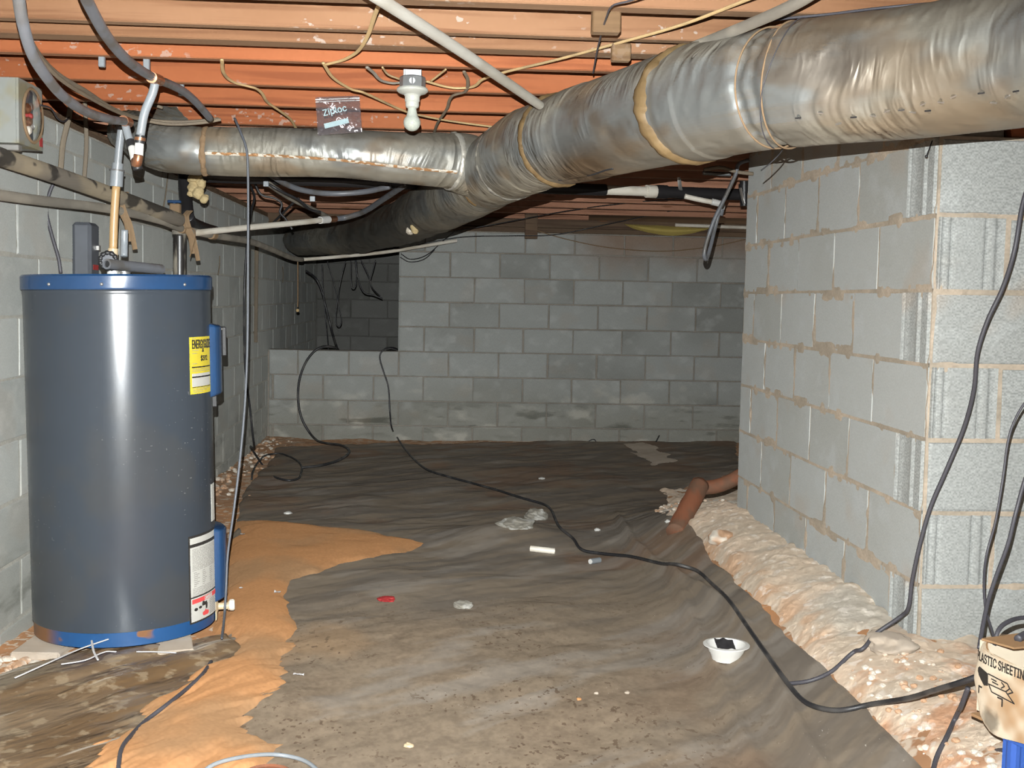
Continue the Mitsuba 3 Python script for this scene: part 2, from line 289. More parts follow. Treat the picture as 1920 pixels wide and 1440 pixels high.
pr('foil', mikit.proc(foil_col), mikit.proc(lambda p, n, uv: .40 + .18 * smoothstep(.35, .65, foil_dust(p))), mikit.proc(foil_met), spec=.5, bump=(foil_bump, .016, 2e-3))
pr('foil_tape', [.50, .48, .42], .38, .6)
# ground
def dirt_col(p, n, uv):
    a = fbm(p.x * 4, p.y * 4, 0, 4); b = fbm(p.x * 30, p.y * 30, 0, 3)
    c = mix(C3(.40, .20, .095), C3(.30, .165, .09), smoothstep(.35, .65, a))
    c = mix(c, C3(.52, .44, .35), smoothstep(.55, .66, b) * .8)
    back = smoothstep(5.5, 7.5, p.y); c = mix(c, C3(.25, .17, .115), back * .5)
    return c
pr('dirt', mikit.proc(dirt_col), .95, spec=.1)
def foot_col(p, n, uv):
    a = fbm(p.x * 5, p.y * 5, p.z * 5, 5); b = fbm(p.x * 34, p.y * 34, p.z * 34, 4)
    c = mix(C3(.56, .44, .33), C3(.47, .385, .295), smoothstep(.32, .68, a))
    c = mix(c, C3(.36, .35, .31), smoothstep(.52, .70, fbm(p.x * 4 + 9, p.y * 4, p.z * 4, 5)) * .6)
    c = mix(c, C3(.42, .20, .10), smoothstep(.50, .70, fbm(p.x * 9 + 2, p.y * 9, p.z * 3, 5)) * smoothstep(3.4, 2.8, p.y) * .75)
    c = mix(c, C3(.46, .25, .13), smoothstep(.52, .70, fbm(p.x * 7 + 5, p.y * 7, 2, 5)) * smoothstep(1.20, 1.08, p.x) * .6)
    c = mix(c, C3(.66, .60, .53), smoothstep(.58, .72, b) * .5)
    return c
pr('footing', mikit.proc(foot_col), .95, spec=.1, bump=(lambda p, n, uv: fbm(p.x * 45, p.y * 45, p.z * 45, 5), .014))
def sheet_col(p, n, uv):
    u, v = p.x * .83 + p.y * .55, p.y * .83 - p.x * .55
    dn = fbm(p.x * 2.1, p.y * 1.6, 3, 5); st = fbm(u * 3.0, v * 17, 0, 5); gr = fbm(p.x * 30, p.y * 22, 0, 5)
    dust = smoothstep(5.4, 3.6, p.y + 2.4 * (dn - .5)) * smoothstep(1.10, .35, p.x + .5 * (dn - .5))
    c = mix(C3(.130, .110, .090), C3(.180, .145, .108), smoothstep(.30, .70, st))
    c = mix(c, C3(.17, .095, .055), smoothstep(.50, .72, fbm(p.x * 3 + 5, p.y * 2.2, 1, 5)) * .5)
    c = mix(c, mix(C3(.148, .112, .078), C3(.208, .160, .112), smoothstep(.22, .74, .55 * gr + .45 * fbm(p.x * 90, p.y * 70, 2, 4))), dust * .88)
    c = mix(c, C3(.245, .222, .195), smoothstep(.55, .75, fbm(u * 2.6 + 4, v * 8, 2, 5)) * .45)
    c = mix(c, C3(.32, .20, .105), smoothstep(.52, .72, fbm(p.x * 2.6 + 1, p.y * 2.4, 6, 5)) * dust * smoothstep(.3, -.7, p.x) * .6)
    sp = fbm(p.x * 75, p.y * 55, 0, 3)
    c = mix(c, C3(.09, .06, .038), smoothstep(.66, .76, sp) * smoothstep(.40, .66, fbm(p.x * 4, p.y * 4, 7, 4)) * .8 * dust)
    w = noise(p.x * 160, p.y * 140)
    c = mix(c, C3(.46, .43, .38), smoothstep(.965, .99, w) * smoothstep(.45, .65, fbm(p.x * 3, p.y * 3, 4, 3)) * .7)
    return c
def sheet_bump(p, n, uv):
    u, v = p.x * .83 + p.y * .55, p.y * .83 - p.x * .55
    return .55 * fbm(u * 4, v * 14, 0, 4) + .35 * fbm(p.x * 26, p.y * 22, 0, 3)
pr('sheet', mikit.proc(sheet_col), mikit.proc(lambda p, n, uv: .62 + .2 * fbm(p.x * 5, p.y * 5, 0, 2)), spec=.3, bump=(sheet_bump, .010, 2e-3))
def clear_col(p, n, uv):
    u, v = p.x * .6 + p.y * .8, p.y * .6 - p.x * .8
    a = fbm(u * 2.2, v * 7, 0, 5); g = fbm(p.x * 28, p.y * 28, 0, 5); l = fbm(u * 1.6 + 3, v * 22, 2, 4)
    c = mix(C3(.18, .122, .072), C3(.13, .078, .038), smoothstep(.32, .68, a))
    c = mix(c, C3(.25, .205, .145), smoothstep(.44, .72, fbm(u * 3 + 5, v * 5, 1, 5)) * .7)
    c = mix(c, C3(.33, .255, .165), smoothstep(.54, .70, g) * .5)
    c = mix(c, C3(.46, .41, .34), smoothstep(.72, .80, l) * .6)
    return c
pr('sheet_clear', mikit.proc(clear_col), .42, spec=.45, bump=(lambda p, n, uv: fbm((p.x * .6 + p.y * .8) * 3, (p.y * .6 - p.x * .8) * 13, 0, 5), .028, 2e-3))
def sand_col(p, n, uv):
    a = fbm(p.x * 3, p.y * 3, 0, 4); b = noise(p.x * 140, p.y * 140)
    c = mix(C3(.37, .185, .082), C3(.30, .172, .088), smoothstep(.35, .65, a))
    return c * (.93 + .14 * b)
pr('sand', mikit.proc(sand_col), .95, spec=.05)
# ------------------------------------------------------------------ the room: walls of concrete blocks
rng = np.random.default_rng(7)
BH, BL, JT = 0.2032, 0.4064, 0.010
def block_mesh(o, u, w, n, u0, u1, v0, v1, proud, c=0.004, rough=0.0015):
    def ring(a0, a1, b0, b1, d, jit):
        q = [(a0, b0), (a1, b0), (a1, b1), (a0, b1)]
        return [o + u * (a + rng.normal(0, jit)) + w * (b + rng.normal(0, jit)) + n * d for a, b in q]
    v = np.array(ring(u0, u1, v0, v1, -0.03, 0) + ring(u0, u1, v0, v1, proud - c, rough) + ring(u0 + c, u1 - c, v0 + c, v1 - c, proud, rough))
    f = []
    for r in (0, 4):
        for k in range(4): f.append([r + k, r + (k + 1) % 4, r + 4 + (k + 1) % 4, r + 4 + k])
    f.append([8, 9, 10, 11])
    m = TM(v, f)
    if (np.cross(v[9] - v[8], v[11] - v[8]) @ n) < 0: m.invert()
    return m
def ribbed_block(o, u, w, n, u0, u1, v0, v1, proud, ribs):
    us = np.linspace(u0, u1, 41); t = (us - u0) / (u1 - u0)
    d = proud + .003 - 0.007 * sum(np.exp(-((t - c) / s) ** 4) for c, s in ribs)
    d[[0, -1]] = -0.03
    a = [o + u * x + w * v0 + n * y for x, y in zip(us, d)]; b = [o + u * x + w * v1 + n * y for x, y in zip(us, d)]
    k = np.arange(40); v = np.array(a + b); m = TM(v, np.stack([k, k + 1, k + 42, k + 41], 1))
    if (m.face_normals[20] @ n) < 0: m.invert()
    return m
def lay(parent, o, u, w, n, rows, mat, holes=(), proud=0.004, minw=0.03, jt=JT, c=.004):
    """rows: (v0, v1, joint position, u_start, u_end); holes: (u0, u1, v0, v1) where no block stands"""
    k = 0
    for ri, (v0, v1, j0, ua, ub) in enumerate(rows):
        e = j0 - math.ceil((j0 - ua) / BL) * BL
        cuts = [ua] + [x for x in np.arange(e, ub + BL, BL) if ua + .02 < x < ub - .02] + [ub]
        for a, b in zip(cuts[:-1], cuts[1:]):
            for h in holes:
                if v1 > h[2] + .02 and v0 < h[3] - .02:
                    if a >= h[0] - .01 and b <= h[1] + .01: a = b = 0
                    elif a < h[1] < b: a = h[1]
                    elif a < h[0] < b: b = h[0]
            if b - a < minw: continue
            j = jt / 2 + rng.uniform(-.001, .0025)
            uv = np.tile([[rng.random(), rng.random()]], (12, 1))
            part(parent, 'block', block_mesh(o, u, w, n, a + j, b - j, v0 + jt / 2, v1 - jt / 2, proud + rng.uniform(-.0015, .002), c), mat, uv=uv); k += 1
    return k
EX, EY, EZ = np.eye(3)

# --- left wall: X = XL, facing +X, from behind the camera to the recess
tag('wall_left', kind='structure')
def slab_left(X, Y): return XL - .001 + .003 * (nz(X, Y, 0, 22, 11) - .5) * 2
vL, qL = grid(np.linspace(-.5, 13.3, 420), np.linspace(-.15, 1.775, 60), slab_left)
vL = np.stack([vL[:, 2], vL[:, 0], vL[:, 1]], 1)
mL = TM(vL, qL)
put('wall_left', cat_([mL, box(XL - .25, XL - .02, -.5, 13.45, -.15, 1.775)]), 'mortar_left')
zs = [1.073 + BH * k for k in range(-6, 5)]
rows = [(a, min(b, 1.772), 4.2 + (i % 2) * BL / 2, 2.4, 13.2) for i, (a, b) in enumerate(zip(zs[:-1], zs[1:])) if a < 1.75 and b > -.02]
nl = lay('wall_left', np.array([XL, 0, 0]), EY, EZ, EX, rows, 'block_left', proud=.0025)

# --- back wall with the opening over its left end
tag('wall_back', kind='structure')
OX, OZ = -0.357, 0.713
vb, qb = grid(np.linspace(XL, 4.2, 300), np.linspace(-.2, 1.70, 90), lambda X, Y: YB + .004 - .004 * (nz(X, Y, 0, 25, 12) - .5) * 2)
vb = np.stack([vb[:, 0], vb[:, 2], vb[:, 1]], 1)
cen = vb[qb].mean(1); qb = qb[~((cen[:, 0] < OX + .01) & (cen[:, 2] > OZ - .01))]
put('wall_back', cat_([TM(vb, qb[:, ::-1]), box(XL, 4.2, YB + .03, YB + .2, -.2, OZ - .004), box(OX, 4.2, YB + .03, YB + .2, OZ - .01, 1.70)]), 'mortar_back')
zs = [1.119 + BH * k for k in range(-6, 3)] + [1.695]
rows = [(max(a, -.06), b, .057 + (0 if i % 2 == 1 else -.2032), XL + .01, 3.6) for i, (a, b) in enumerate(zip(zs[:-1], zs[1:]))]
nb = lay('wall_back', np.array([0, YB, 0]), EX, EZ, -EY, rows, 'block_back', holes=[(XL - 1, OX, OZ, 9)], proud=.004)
# jamb of the opening: the ends of the blocks
for a, b in zip(zs[:-1], zs[1:]):
    if a > OZ - .05: part('wall_back', 'block', block_mesh(np.array([OX + .004, 0, 0]), EY, EZ, -EX, YB + .005, YB + .195, a + .005, b - .005, .004), 'block_back', uv=np.tile([[.4, .3]], (12, 1)))

# --- recess behind the opening
tag('wall_recess', kind='structure')
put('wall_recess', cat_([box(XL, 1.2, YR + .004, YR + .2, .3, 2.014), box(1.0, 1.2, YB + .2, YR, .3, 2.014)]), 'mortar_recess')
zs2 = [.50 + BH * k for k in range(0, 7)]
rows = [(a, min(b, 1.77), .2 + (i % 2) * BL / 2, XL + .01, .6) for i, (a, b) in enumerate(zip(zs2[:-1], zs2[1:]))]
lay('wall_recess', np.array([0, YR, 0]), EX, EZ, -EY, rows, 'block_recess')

# --- block pillar at the right: side face X = XR (facing -X), front face Y = YP (facing -Y)
tag('wall_right', kind='structure')
PT = 1.626                                             # top of the front; the side goes on to the joists
zp = [1.211 + BH * k for k in range(-6, 3)]; zp[-1] = PT; zp.append(ZJ - .004)
def mort(A, B): return (nz(A, B, 0, 16, 21, 4) - .47) * 2
hj = lambda V: np.min([abs(V - z) for z in zp], axis=0)
def vj(U, V, half):
    'distance to the nearest upright joint of the course at height V'
    k = np.clip(np.searchsorted(zp, V) - 1, 0, 8); off = np.where((k % 2 == 1) == half, .196, 0.0); d = np.mod(U - off + BL / 2, BL) - BL / 2; return abs(d)
def side_f(Yy, Zz): return XR + .0006 - .008 * np.clip(mort(Yy, Zz) + .12, -.2, .9) * ss(.034, .007, np.minimum(hj(Zz), vj(Yy - YP, Zz, True) * 1.35))
vs, qs = grid(np.linspace(YP, YPB, 260), np.linspace(-.1, ZJ - .003, 250), side_f); vs = np.stack([vs[:, 2], vs[:, 0], vs[:, 1]], 1)
vf, qf = grid(np.linspace(XR, 3.3, 200), np.linspace(-.1, PT, 230), lambda X, Z: YP + .001 - .007 * np.clip(mort(X, Z + 5) + .1, -.2, .9) * ss(.034, .007, np.minimum(hj(Z), vj(X - XR, Z, False) * 1.35))); vf = np.stack([vf[:, 0], vf[:, 2], vf[:, 1]], 1)
m1, m2 = TM(vs, qs), TM(vf, qf)
if m1.face_normals[0] @ EX > 0: m1.invert()
if m2.face_normals[0] @ EY > 0: m2.invert()
put('wall_right', cat_([m1, m2, box(XR + .03, 3.3, YP + .03, YPB, -.1, PT - .002), box(XR + .03, XR + .19, YP + .03, YPB, PT - .002, ZJ - .003)]), 'mortar_tan')
ends = []
for i, (a, b) in enumerate(zip(zp[:-1], zp[1:])):
    odd = (i % 2 == 0)                                  # courses whose corner block lies along the front
    odd = i % 2 == 1
    rbb = [(.30, .055), (.62, .17), (.90, .05)]
    if odd:   # side: ribbed 8 inch end at the corner, then whole blocks
        part('wall_right', 'end_block', ribbed_block(np.array([XR, 0, 0]), EY, EZ, -EX, YP + .003, YP + .193, a + .005, b - .005, .006, rbb), 'block_front', label='grooved block end at the pillar corner', uv=np.tile([[.6, rng.random()]], (82, 1)))
        lay('wall_right', np.array([XR, 0, 0]), EY, EZ, -EX, [(a, b, YP + .196, YP + .196, YPB)], 'block_side', proud=.0012, jt=.012, c=.0012)
        lay('wall_right', np.array([0, YP, 0]), EX, EZ, -EY, [(a, b, XR, XR + .001, 3.2)], 'block_front', proud=.005, jt=.014)
    else:
        lay('wall_right', np.array([XR, 0, 0]), EY, EZ, -EX, [(a, b, YP, YP + .001, YPB)], 'block_side', proud=.0012, jt=.012, c=.0012)
        if i == 8: continue
        part('wall_right', 'end_block', ribbed_block(np.array([0, YP, 0]), EX, EZ, -EY, XR + .003, XR + .195, a + .005, b - .005, .006, [(.10, .035), (.22, .04), (.72, .04), (.9, .06)]), 'block_front', label='grooved block end at the pillar corner', uv=np.tile([[.6, rng.random()]], (82, 1)))
        lay('wall_right', np.array([0, YP, 0]), EX, EZ, -EY, [(a, b, XR + .2, XR + .2, 3.2)], 'block_front', proud=.005, jt=.014)
    # mortar squeezed out at the far edge
# rear edge of the pillar shows ribbed block ends too

# --- floor of bare dirt
tag('floor', kind='structure')
ys = np.concatenate([np.linspace(-.5, 2.3, 20), np.linspace(2.32, 5.5, 190), np.linspace(5.53, 9.8, 120), np.linspace(9.86, 13.3, 12)])
v, q = grid(np.linspace(XL - .05, 3.6, 260), ys, lambda X, Y: zfloor(X, Y) + .012 * (nz(X, Y, 0, 11, 31, 4) - .5) * 2)
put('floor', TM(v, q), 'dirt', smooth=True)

# --- ceiling: boards of the subfloor over joists
tag('ceiling', kind='structure')
put('ceiling', box(-1.9, 4.2, -.5, 13.4, 2.015, 2.04), 'subfloor')
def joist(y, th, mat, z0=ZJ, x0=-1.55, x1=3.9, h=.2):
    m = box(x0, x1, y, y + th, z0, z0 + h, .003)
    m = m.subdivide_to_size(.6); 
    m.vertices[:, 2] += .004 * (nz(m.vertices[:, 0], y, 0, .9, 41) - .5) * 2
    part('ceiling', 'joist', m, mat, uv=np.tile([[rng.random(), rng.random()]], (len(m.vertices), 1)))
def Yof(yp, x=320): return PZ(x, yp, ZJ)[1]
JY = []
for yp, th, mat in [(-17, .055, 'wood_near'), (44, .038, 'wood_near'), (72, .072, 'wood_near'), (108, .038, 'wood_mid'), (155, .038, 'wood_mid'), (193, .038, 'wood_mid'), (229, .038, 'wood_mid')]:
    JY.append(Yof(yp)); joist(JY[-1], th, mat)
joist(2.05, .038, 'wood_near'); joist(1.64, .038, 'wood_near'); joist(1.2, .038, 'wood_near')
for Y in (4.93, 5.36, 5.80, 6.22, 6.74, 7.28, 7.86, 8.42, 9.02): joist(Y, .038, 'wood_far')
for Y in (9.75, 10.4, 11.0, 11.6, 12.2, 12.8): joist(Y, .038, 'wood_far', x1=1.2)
# sills on the walls
put('trim_1', cat_([box(XL - .2, XL - .005, -.4, 13.3, 1.776, ZJ - .006), box(XL - .25, XL - .17, -.4, 13.4, ZJ - .006, 2.014)]), 'wood_dark'); tag('trim_1', kind='structure')
mm = cat_([box(OX - 1.1, 4.2, YB - .012, YB + .14, 1.701, 1.739, .003), box(OX - 1.1, 4.2, YB + .02, YB + .16, 1.742, ZJ - .002, .003)])
put('trim_2', mm, 'wood_dark', uv=np.tile([[.3, .6]], (len(mm.vertices), 1))); tag('trim_2', kind='structure')
mm = cat_([box(XR + .20, 3.3, YP + .005, YPB, PT + .002, PT + .058, .003), box(XR + .2, 3.3, YP + .01, YPB, PT + .06, ZJ - .002, .003)])
put('trim_3', mm, 'wood_mid', uv=np.tile([[.7, .2]], (len(mm.vertices), 1))); tag('trim_3', kind='structure')

# --- rough footing of mortar and rubble along the pillar
def foot_z(X, Y):
    inside = ss(1.02, 1.12, X - .22 * ss(5.7, 6.6, Y) + .10 * (nz(X, Y, 0, 2.2, 51) - .5)) * (1 - ss(6.9, 7.4, Y + .5 * (nz(X, Y, 0, 3, 55) - .5)))
    lump = .040 * (nz(X, Y, 0, 6.5, 52, 4) - .42) + .034 * (nz(X, Y, 0, 19, 53, 4) - .5)
    return zfloor(X, Y) - .03 + inside * (.045 + lump)
v, q = grid(np.concatenate([np.linspace(.9, 1.5, 110), np.linspace(1.515, 3.3, 80)]), np.linspace(1.9, 7.5, 420), foot_z)
kp = (v[:, 0] > 1.0) & (v[:, 1] < 7.45) & ~((v[:, 0] > XR + .02) & (v[:, 1] > YP + .02) & (v[:, 1] < YPB - .02)); q = q[kp[q].all(1)]; mf = TM(v, q); mf.remove_unreferenced_vertices()
single('concrete_footing', mf, 'footing', 'rough tan mortar and rubble footing sloping down from the block pillar', 'footing', smooth=True)
# ------------------------------------------------------------------ ground covers
def poly(pts): return sg.Polygon([FP(x, y)[:2] for x, y in pts]).buffer(0)
def cull(v, q, keep):
    k = keep(v[:, 0], v[:, 1]); q = q[k[q].any(1)]; m = TM(v, q); m.remove_unreferenced_vertices(); return m
def sdist(pg, X, Y):
    pts = shapely.points(X.ravel(), Y.ravel()); d = shapely.distance(pg.exterior, pts); ins = shapely.contains_properly(pg, pts)
    return np.where(ins, d, -d).reshape(X.shape)
SHEET = poly([(512, 842), (640, 836), (900, 832), (1180, 830), (1384, 828), (1392, 884), (1330, 902), (1256, 922), (1262, 958), (1345, 1052), (1420, 1120), (1560, 1262), (1760, 1445), (1790, 1475), (300, 1475),
              (380, 1330), (430, 1180), (432, 1040), (440, 990), (455, 930), (480, 890), (512, 862)])
def sheet_z(X, Y):
    d = sdist(SHEET, X, Y) + .05 * (nz(X, Y, 0, 3.5, 61) - .5)
    wr = .030 * np.clip(nz(X * .8 + Y * .5, (Y * .8 - X * .5) * 2.6, 0, 1.7, 62, 3) - .42, 0, 1) + .008 * (nz(X, Y, 0, 9, 63) - .5)
    # folds that run along the footing
    fold = .025 * np.exp(-((X - (.93 + .05 * np.sin(Y * 2.1))) / .018) ** 2) * (1 - ss(5.6, 6.4, Y)) + .02 * np.exp(-((X - .80 - .08 * (Y - 3)) / .02) ** 2) * ss(4.9, 4.5, Y)
    mound = .06 * np.exp(-(((X - .28) / .30) ** 2 + ((Y - 5.55) / .25) ** 2))
    edge = ss(-.03, .03, d)
    return zfloor(X, Y) - .03 + edge * (.042 + wr + fold + mound)
xs = np.concatenate([np.linspace(-1.40, 1.62, 230), np.linspace(1.65, 2.7, 30)])
v, q = grid(xs, np.concatenate([np.linspace(2.3, 6.0, 300), np.linspace(6.02, 9.61, 130)]), sheet_z)
single('plastic_sheet', cull(v, q, lambda X, Y: (sdist(SHEET, X, Y) > -.06) & (Y < 9.585) & ((X < XR) | (Y < YP) | (Y > YPB + .02))), 'sheet', 'large dark dusty plastic ground sheet spread over the dirt floor', 'plastic sheet', smooth=True)
# brown clear sheet in front of the heater
CLEAR = poly([(-40, 1290), (60, 1255), (180, 1222), (310, 1222), (372, 1208), (430, 1196), (486, 1240), (400, 1262), (330, 1345), (190, 1475), (-60, 1475)])
def clear_z(X, Y):
    d = sdist(CLEAR, X, Y) + .03 * (nz(X, Y, 0, 5, 65) - .5)
    u, w = X * .6 + Y * .8, Y * .6 - X * .8
    wr = .04 * np.clip(nz(u * .7, w * 3.0, 0, 2.4, 66, 3) - .38, 0, 1) + .010 * np.abs(nz(u, w * 2, 0, 7, 67, 2) - .5)
    return zfloor(X, Y) - .035 + ss(-.02, .02, d) * (.050 + wr)
v, q = grid(np.linspace(-1.6, -.5, 130), np.linspace(2.4, 4.2, 220), clear_z)
single('plastic_sheet', cull(v, q, lambda X, Y: (sdist(CLEAR, X, Y) > -.045) & (X > XL + .01)), 'sheet_clear', 'smaller brown translucent crumpled plastic sheet on the floor before the water heater', 'plastic sheet', smooth=True)
# orange sand washed over the sheet
SAND = poly([(436, 985), (530, 988), (620, 998), (690, 1006), (740, 1016), (804, 1026), (770, 1046), (700, 1054), (650, 1062), (600, 1082), (548, 1098), (528, 1128), (560, 1180), (545, 1240), (560, 1300),
             (500, 1330), (478, 1370), (520, 1400), (530, 1480), (120, 1480), (260, 1360), (330, 1310), (400, 1250), (440, 1220), (415, 1180), (428, 1080)])
def sand_z(X, Y):
    d = sdist(SAND, X, Y) + .035 + .10 * (nz(X, Y, 0, 5, 71, 5) - .5) + .16 * (nz(X * .6 + Y * .8, (Y * .6 - X * .8) * 6, 0, 4, 72, 4) - .5) * ss(4.2, 3.2, Y)
    lumps = .034 + .02 * (nz(X, Y, 0, 4, 73) - .5)
    return zfloor(X, Y) - .02 + .048 * ss(-.03, .09, d) + .022 * ss(.02, .2, d) + .006 * (nz(X, Y, 0, 18, 74) - .5) * ss(0, .1, d)
v, q = grid(np.linspace(-1.25, .0, 190), np.linspace(2.4, 6.6, 420), sand_z)
single('sand_patch', cull(v, q, lambda X, Y: sdist(SAND, X, Y) > -.10), 'sand', 'orange tan sand washed over the sheet between the heater and the middle of the floor', 'sand', smooth=True, kind='stuff')

PATCH = poly([(1170, 836), (1210, 833), (1236, 848), (1262, 868), (1225, 876), (1196, 860)])
v, q = grid(np.linspace(1.2, 2.1, 60), np.linspace(8.0, 9.6, 60), lambda X, Y: sheet_z(X, Y) - .012 + .022 * ss(-.06, .06, sdist(PATCH, X, Y) + .16 * (nz(X, Y, 0, 7, 78, 4) - .5)))
single('mortar_patch', cull(v, q, lambda X, Y: sdist(PATCH, X, Y) > -.12), 'concrete_pale', 'pale spilled mortar patch on the dark sheet by the foot of the back wall', 'mortar', smooth=True)
def HF(px, py, up=0.0):
    """a point on the topmost ground cover under this pixel"""
    z = 0.0
    for _ in range(30):
        p = PZ(px, py, z); a = np.array([[p[0]]]), np.array([[p[1]]])
        t = float(zfloor(p[0], p[1]))
        if p[0] < 1.6 and 2.3 < p[1] < 9.6: t = max(t, sheet_z(*a).item(), sand_z(*a).item() if p[0] < 0 and p[1] < 6.6 else -1, clear_z(*a).item() if p[0] < -.5 and p[1] < 4.2 else -1)
        if p[0] > .9 and p[1] < 7.4: t = max(t, foot_z(*a).item())
        z = .5 * z + .5 * t
    p = PZ(px, py, z); return p + np.array([0, 0, up])

# ------------------------------------------------------------------ water heater
HR = 0.294; HC0 = P(238, 1187, 3.95)[0]; HC1 = P(221.5, 520, 3.95)[0]; HY = 3.95; HZ0, HH = .05, 1.165
lean = math.atan2(HC1 - HC0, HH)
HM = np.eye(4); HM[:3, 3] = [HC0, HY, HZ0]; HM = HM @ rot([0, 1, 0], lean)
HI = np.linalg.inv(HM)
heater = thing('water_heater', 'tall dark grey electric water heater with blue rims standing against the left block wall', 'water heater')
def hp(name, m, mat, smooth=True, parent=None, **k): return part(parent or heater, name, moved(m, HM), mat, smooth, **k)
body = lathe([(HR - .012, .045), (HR, .05), (HR, .5), (HR, HH - .062), (HR + .0015, HH - .058), (HR + .0015, HH - .050), (HR, HH - .046), (HR - .01, HH - .04)], 96)
hp('tank', body, 'heater_grey', 40)
hp('top_rim', lathe([(HR - .02, HH - .048), (HR + .004, HH - .046), (HR + .006, HH - .041), (HR + .006, HH - .005), (HR + .001, HH + .001), (HR - .012, HH), (HR - .05, HH + .002), (0.001, HH + .004)], 96), 'heater_blue', 35, label='blue top rim and lid')
hp('base_rim', lathe([(0.001, 0), (HR - .012, 0), (HR - .004, .004), (HR - .004, .050), (HR - .001, .056), (HR - .03, .058)], 96), 'heater_rim_low', 35, label='rust-stained blue base rim')
vdir = _n([-HC0, -HY, 0])                                 # from the heater to the camera
def hdir(phi): c, s = math.cos(phi), math.sin(phi); return np.array([vdir[0] * c - vdir[1] * s, vdir[0] * s + vdir[1] * c, 0])
def hz(px, py, phi): 
    d = hdir(phi) * HR; p = P(px, py, HY + d[1]); return (HI @ np.append([HC0 + d[0], HY + d[1], p[2]], 1))[2]
def patch(p0, p1, z0, z1, e=.0012, th=.001, n=14):
    ph = np.linspace(p0, p1, n); a, b = [], []
    for zz in (z0, z1):
        for r in (HR + e, HR + e - th): a.append([hdir(x) * r + [0, 0, zz] for x in ph])
    o0, i0, o1, i1 = [np.array(x) for x in a]; v = np.vstack([o0, o1, i0, i1]); k = np.arange(n - 1); f = []
    f.append(np.stack([k, k + 1, n + k + 1, n + k], 1)); f.append(np.stack([k, 2 * n + k, 2 * n + k + 1, k + 1], 1)); f.append(np.stack([n + k, n + k + 1, 3 * n + k + 1, 3 * n + k], 1))
    f.append(np.array([[0, n, 3 * n, 2 * n], [n - 1, 3 * n - 1, 4 * n - 1, 2 * n - 1]]))
    return TM(v, np.vstack(f))
def bent(text, h, p0, p1, z, e=.003, bold=True):
    m = meshkit.text_mesh(text, h, .0006, bold); b = m.bounds; x = (m.vertices[:, 0] - b[0, 0]) / (b[1, 0] - b[0, 0])
    m = m.subdivide_to_size(.02) if len(m.faces) < 3000 else m
    x = (m.vertices[:, 0] - b[0, 0]) / (b[1, 0] - b[0, 0])
    v = np.array([hdir(p0 + (p1 - p0) * t) * (HR + e + zz) + [0, 0, z + y] for t, y, zz in zip(x, m.vertices[:, 1], m.vertices[:, 2])])
    return trimesh.Trimesh(v, m.faces, process=False)
rad = math.radians
# yellow energy label
p0, p1 = rad(46), rad(73); zt, zb_ = hz(371, 631, rad(58)), hz(371, 737, rad(58)); H_ = zt - zb_
el = hp('energy_label', patch(p0, p1, zb_, zt), 'label_yellow', False, label='yellow energy label')
hp('lettering', bent('ENERGYGUIDE', .060 * H_ / .17 * .42, p0 + .035, p1 - .02, zt - .20 * H_), 'ink_black', False, el)
hp('lettering', bent('$392', .016, rad(57), rad(66), zt - .42 * H_), 'ink_black', False, el)
ink = [patch(p0 + .03, p1 - .02, zt - .54 * H_, zt - .52 * H_, .0022), patch(p0 + .03, p1 - .02, zt - .715 * H_, zt - .69 * H_, .0026), patch(p0 + .03, p1 - .02, zt - .885 * H_, zt - .875 * H_, .0022),
       patch(rad(59.7), rad(60.8), zt - .27 * H_, zt - .17 * H_, .0030), patch(rad(59), rad(61.5), zt - .265 * H_, zt - .25 * H_, .003)]
hp('rule', cat_(ink), 'ink_black', False, el)
hp('table_panel', patch(p0 + .03, p1 - .03, zt - .87 * H_, zt - .64 * H_, .0019), 'label_white', False, el)
fine = [patch(p0 + .04, p0 + .04 + w, zt - a * H_, zt - (a - .008) * H_, .0021, n=5) for a, w in [(.03, .06), (.24, .12), (.29, .09), (.47, .08), (.57, .4), (.60, .38), (.91, .38), (.94, .3), (.97, .2)]]
hp('small_print', cat_(fine), 'ink_grey', False, el, kind='stuff')
# white warning label low on the tank
p0, p1 = rad(41.5), rad(76); zt, zb_ = hz(372, 999, rad(56)), hz(372, 1161, rad(56)); H_ = zt - zb_
wl = hp('warning_label', patch(p0, p1, zb_, zt), 'ink_black', False, label='white instruction label with black border')
hp('label_sheet', patch(p0 + .02, p1 - .012, zb_ + .02 * H_, zt - .025 * H_, .002), 'label_white', False, wl)
hp('heading_bar', patch(p0, p1, zt - .13 * H_, zt - .095 * H_, .0030), 'ink_black', False, wl); hp('divider', patch(p0, p1, zt - .71 * H_, zt - .695 * H_, .003), 'ink_black', False, wl)
hp('danger_bar', patch(p0 + .035, p1 - .015, zt - .775 * H_, zt - .725 * H_, .0030), 'ink_red', False, wl, label='red bar reading DANGER')
hp('lettering', bent('DANGER', .042 * H_, rad(56), rad(66), zt - .770 * H_, .0036), 'label_white', False, wl)
rr = np.random.default_rng(5); lines = []
for a in np.concatenate([np.arange(.155, .40, .017), np.arange(.60, .685, .017)]):
    x = p0 + .05
    while x < p1 - .05:
        w = rr.uniform(.03, .12); lines.append(patch(x, min(x + w, p1 - .03), zt - (a + .008) * H_, zt - a * H_, .0026, n=3)); x += w + .012
for a in np.arange(.42, .58, .022):
    for c in (.07, .22, .38):
        lines.append(patch(p0 + c, p0 + c + rr.uniform(.04, .10), zt - (a + .010) * H_, zt - a * H_, .0026, n=3))
for a in np.arange(.79, .955, .02): lines.append(patch(p0 + .36, p1 - .03 - rr.uniform(0, .06), zt - (a + .010) * H_, zt - a * H_, .0026, n=3))
hp('small_print', cat_(lines), 'ink_grey', False, wl, kind='stuff')
